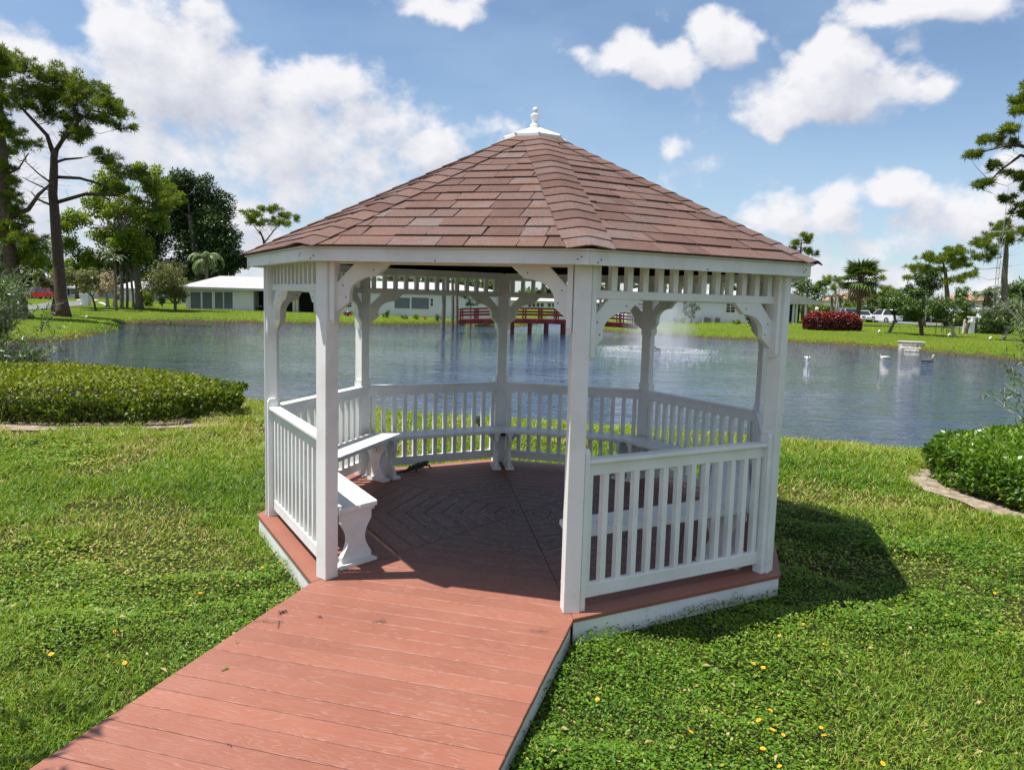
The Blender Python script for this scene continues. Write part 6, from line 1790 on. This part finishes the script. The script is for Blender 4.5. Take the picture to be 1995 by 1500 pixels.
# patio chair on the villa porch
pc = at_depth(503, 603, 73.3); pc.z = gz(pc.x, pc.y)
ch = empty('patio_chair', pc, .4, 'pinkish cushioned patio lounge chair at the dark villa porch', 'chair')
CUSH = mat_simple('faded_cushion', (.42, .30, .27), .9)
MB().box(-.55, .35, -.3, .3, .36, .46).build('seat', CUSH, ch); MB().prism([(-.55, .42), (-.45, .42), (-.85, 1.05), (-.95, 1.05)], -.3, .3, 'y').build('backrest', CUSH, ch)
for sx in (-.5, .32):
    for sy in (-.27, .27): MB().tube([(sx, sy, 0), (sx, sy, .37)], .025, 5).build('leg', DKMETAL, ch)
pl = at_depth(458, 603, 72.3); pl.z = gz(pl.x, pl.y); rt = empty('flower_pot', pl, 0, 'small orange-brown pot with flowers beside the last grey window', 'flower pot')
MB().lathe([(.18, 0), (.26, .32), (.28, .34), (.2, .34)], 10).build('pot', TILE, rt, smooth=True); MB().ball((0, 0, .5), .28, 8, 6, 1, 1, .8).build('flowers', mat_simple('orange_flowers', (.40, .22, .03), .8, .6, 30), rt)

# litter on the boardwalk
GREENB = mat_simple('fresh_leaf', (.16, .20, .02), .5); BROWNB = mat_simple('dry_leaf_litter', (.085, .045, .025), .8)
lr_ = random.Random(8)
def sprig(label, px, py, mat, n, size, cat='leaf sprig'):
    q = on_z(px, py, .003); m = MB()
    for i in range(n):
        a = lr_.uniform(0, 2 * PI); L_ = size * lr_.uniform(.5, 1); x, y = lr_.gauss(0, size * .3), lr_.gauss(0, size * .2); h = lr_.uniform(.002, .012)
        c, s = math.cos(a), math.sin(a); w = L_ * .22
        m.add([(x, y, .001), (x + c * L_ * .5 - s * w, y + s * L_ * .5 + c * w, h), (x + c * L_, y + s * L_, h * .6), (x + c * L_ * .5 + s * w, y + s * L_ * .5 - c * w, h * .8)], [(0, 1, 2, 3)])
    o = m.build('leaf_sprig', mat, None, q); return tag(o, label, cat, 'litter lying on the boardwalk')
def twig(label, px, py, pts):
    q = on_z(px, py, .004); m = MB(); m.tube([(x, y, .002 + abs(math.sin(x * 90)) * .004) for x, y in pts], .0018, 4)
    m.tube([(pts[1][0], pts[1][1], .003), (pts[1][0] + .02, pts[1][1] + .03, .008)], .0013, 4)
    o = m.build('twig', TWIG, None, q); return tag(o, label, 'twig', 'litter lying on the boardwalk')
sprig('yellow-green leaf tuft on the left half of the boardwalk', 437, 1304, GREENB, 9, .022)
sprig('small yellow-green leaf bit near the left edge of the boardwalk', 462, 1251, GREENB, 5, .018)
sprig('tiny brownish leaf scrap low on the boardwalk', 448, 1451, BROWNB, 4, .018)
sprig('brown dry grass clump on the boards near the left entrance post', 551, 1192, BROWNB, 16, .03)
sprig('small dark leaf scrap on the boards right of the dry grass clump', 621, 1201, BROWNB, 7, .022)
twig('curved thin twig lying at the left edge of the boardwalk', 520, 1212, [(-.09, 0), (-.03, .012), (.04, -.004), (.08, .02)])
twig('short twig beside the curved twig on the left boards', 541, 1216, [(-.01, .05), (.005, 0), (.015, -.05)])
twig('little looped twig in the middle of the boards', 739, 1211, [(-.035, -.01), (0, .012), (.03, .012), (.035, -.004), (.0, -.012)])
twig('thin straw curl near the right edge of the boards', 1050, 1230, [(-.05, .006), (0, 0), (.04, -.004), (.05, .008)])

# yellow daisies in the ground cover: petals round a darker eye
PETAL = mat_simple('yellow_petal', (.80, .42, .012), .6); EYE_ = mat_simple('flower_eye', (.55, .25, .01), .8)
def petal_mesh():
    m = MB()
    for k in range(8):
        a = 2 * PI * k / 8; c, s = math.cos(a), math.sin(a); r0, r1, w = .004, .019, .0058
        m.add([(c * r0, s * r0, .001), (c * r1 * .6 - s * w, s * r1 * .6 + c * w, .004), (c * r1, s * r1, .002), (c * r1 * .6 + s * w, s * r1 * .6 - c * w, .004)], [(3, 2, 1, 0)])
    return m.mesh('petals', PETAL)
pm_ = petal_mesh(); em_ = MB().ball((0, 0, .003), .0055, 8, 4, 1, 1, .6).mesh('eye', EYE_); st_ = MB().tube([(0, 0, -.06), (0, 0, .001)], .0012, 4).mesh('stem', mat_simple('flower_stem', (.06, .10, .015), .6))
FLOWERS = [(1319, 1351), (1346, 1425), (1421, 1396), (1478, 1403), (1164, 1362), (1467, 1292), (1487, 1300), (1487, 1460), (1564, 1216), (1519, 1238), (1501, 1383), (1526, 1431), (1505, 1421), (1600, 1417), (1606, 1432), (1519, 1492), (1486, 1458),
           (1938, 1155), (1948, 1230), (1720, 1487), (1573, 922), (1730, 925), (1640, 902), (1615, 903), (1700, 908), (390, 1155), (379, 1156), (511, 1105), (414, 1118), (223, 1229), (100, 1274), (243, 1291), (222, 1291), (1478, 1400), (1556, 905), (1400, 1212), (1645, 1130), (1606, 1255)]
def zone(px, py):
    if px < 800: return 'lawn left of the boardwalk'
    if py < 960: return 'lawn strip between gazebo and lake'
    if py < 1270: return 'lawn around the gazebo shadow'
    return 'lower right ground cover'
ZN = {}
for p_ in sorted(FLOWERS): ZN.setdefault(zone(*p_), []).append(p_)
for i, (px, py) in enumerate(FLOWERS):
    zz_ = ZN[zone(px, py)]; q = on_ground(px, py); flab = ORD[zz_.index((px, py))] + ' yellow flower from the left, ' + zone(px, py); d_ = ray(px, py); t_ = (q.z + .075 - EYE) / d_.z; q = Vector((d_.x * t_, d_.y * t_, q.z + .075))
    rt = empty('yellow_flower', q, lr_.uniform(0, 6), flab, 'flower', 'yellow flowers in the lawn')
    rt.rotation_euler[0] = lr_.uniform(.1, .5); rt.rotation_euler[1] = lr_.uniform(-.3, .3); k_ = lr_.uniform(.5, .8); rt.scale = (k_, k_, k_)
    link('petals', pm_, rt); link('eye', em_, rt); link('stem', st_, rt)
print('script done; lawn leaves', LAWN_N)
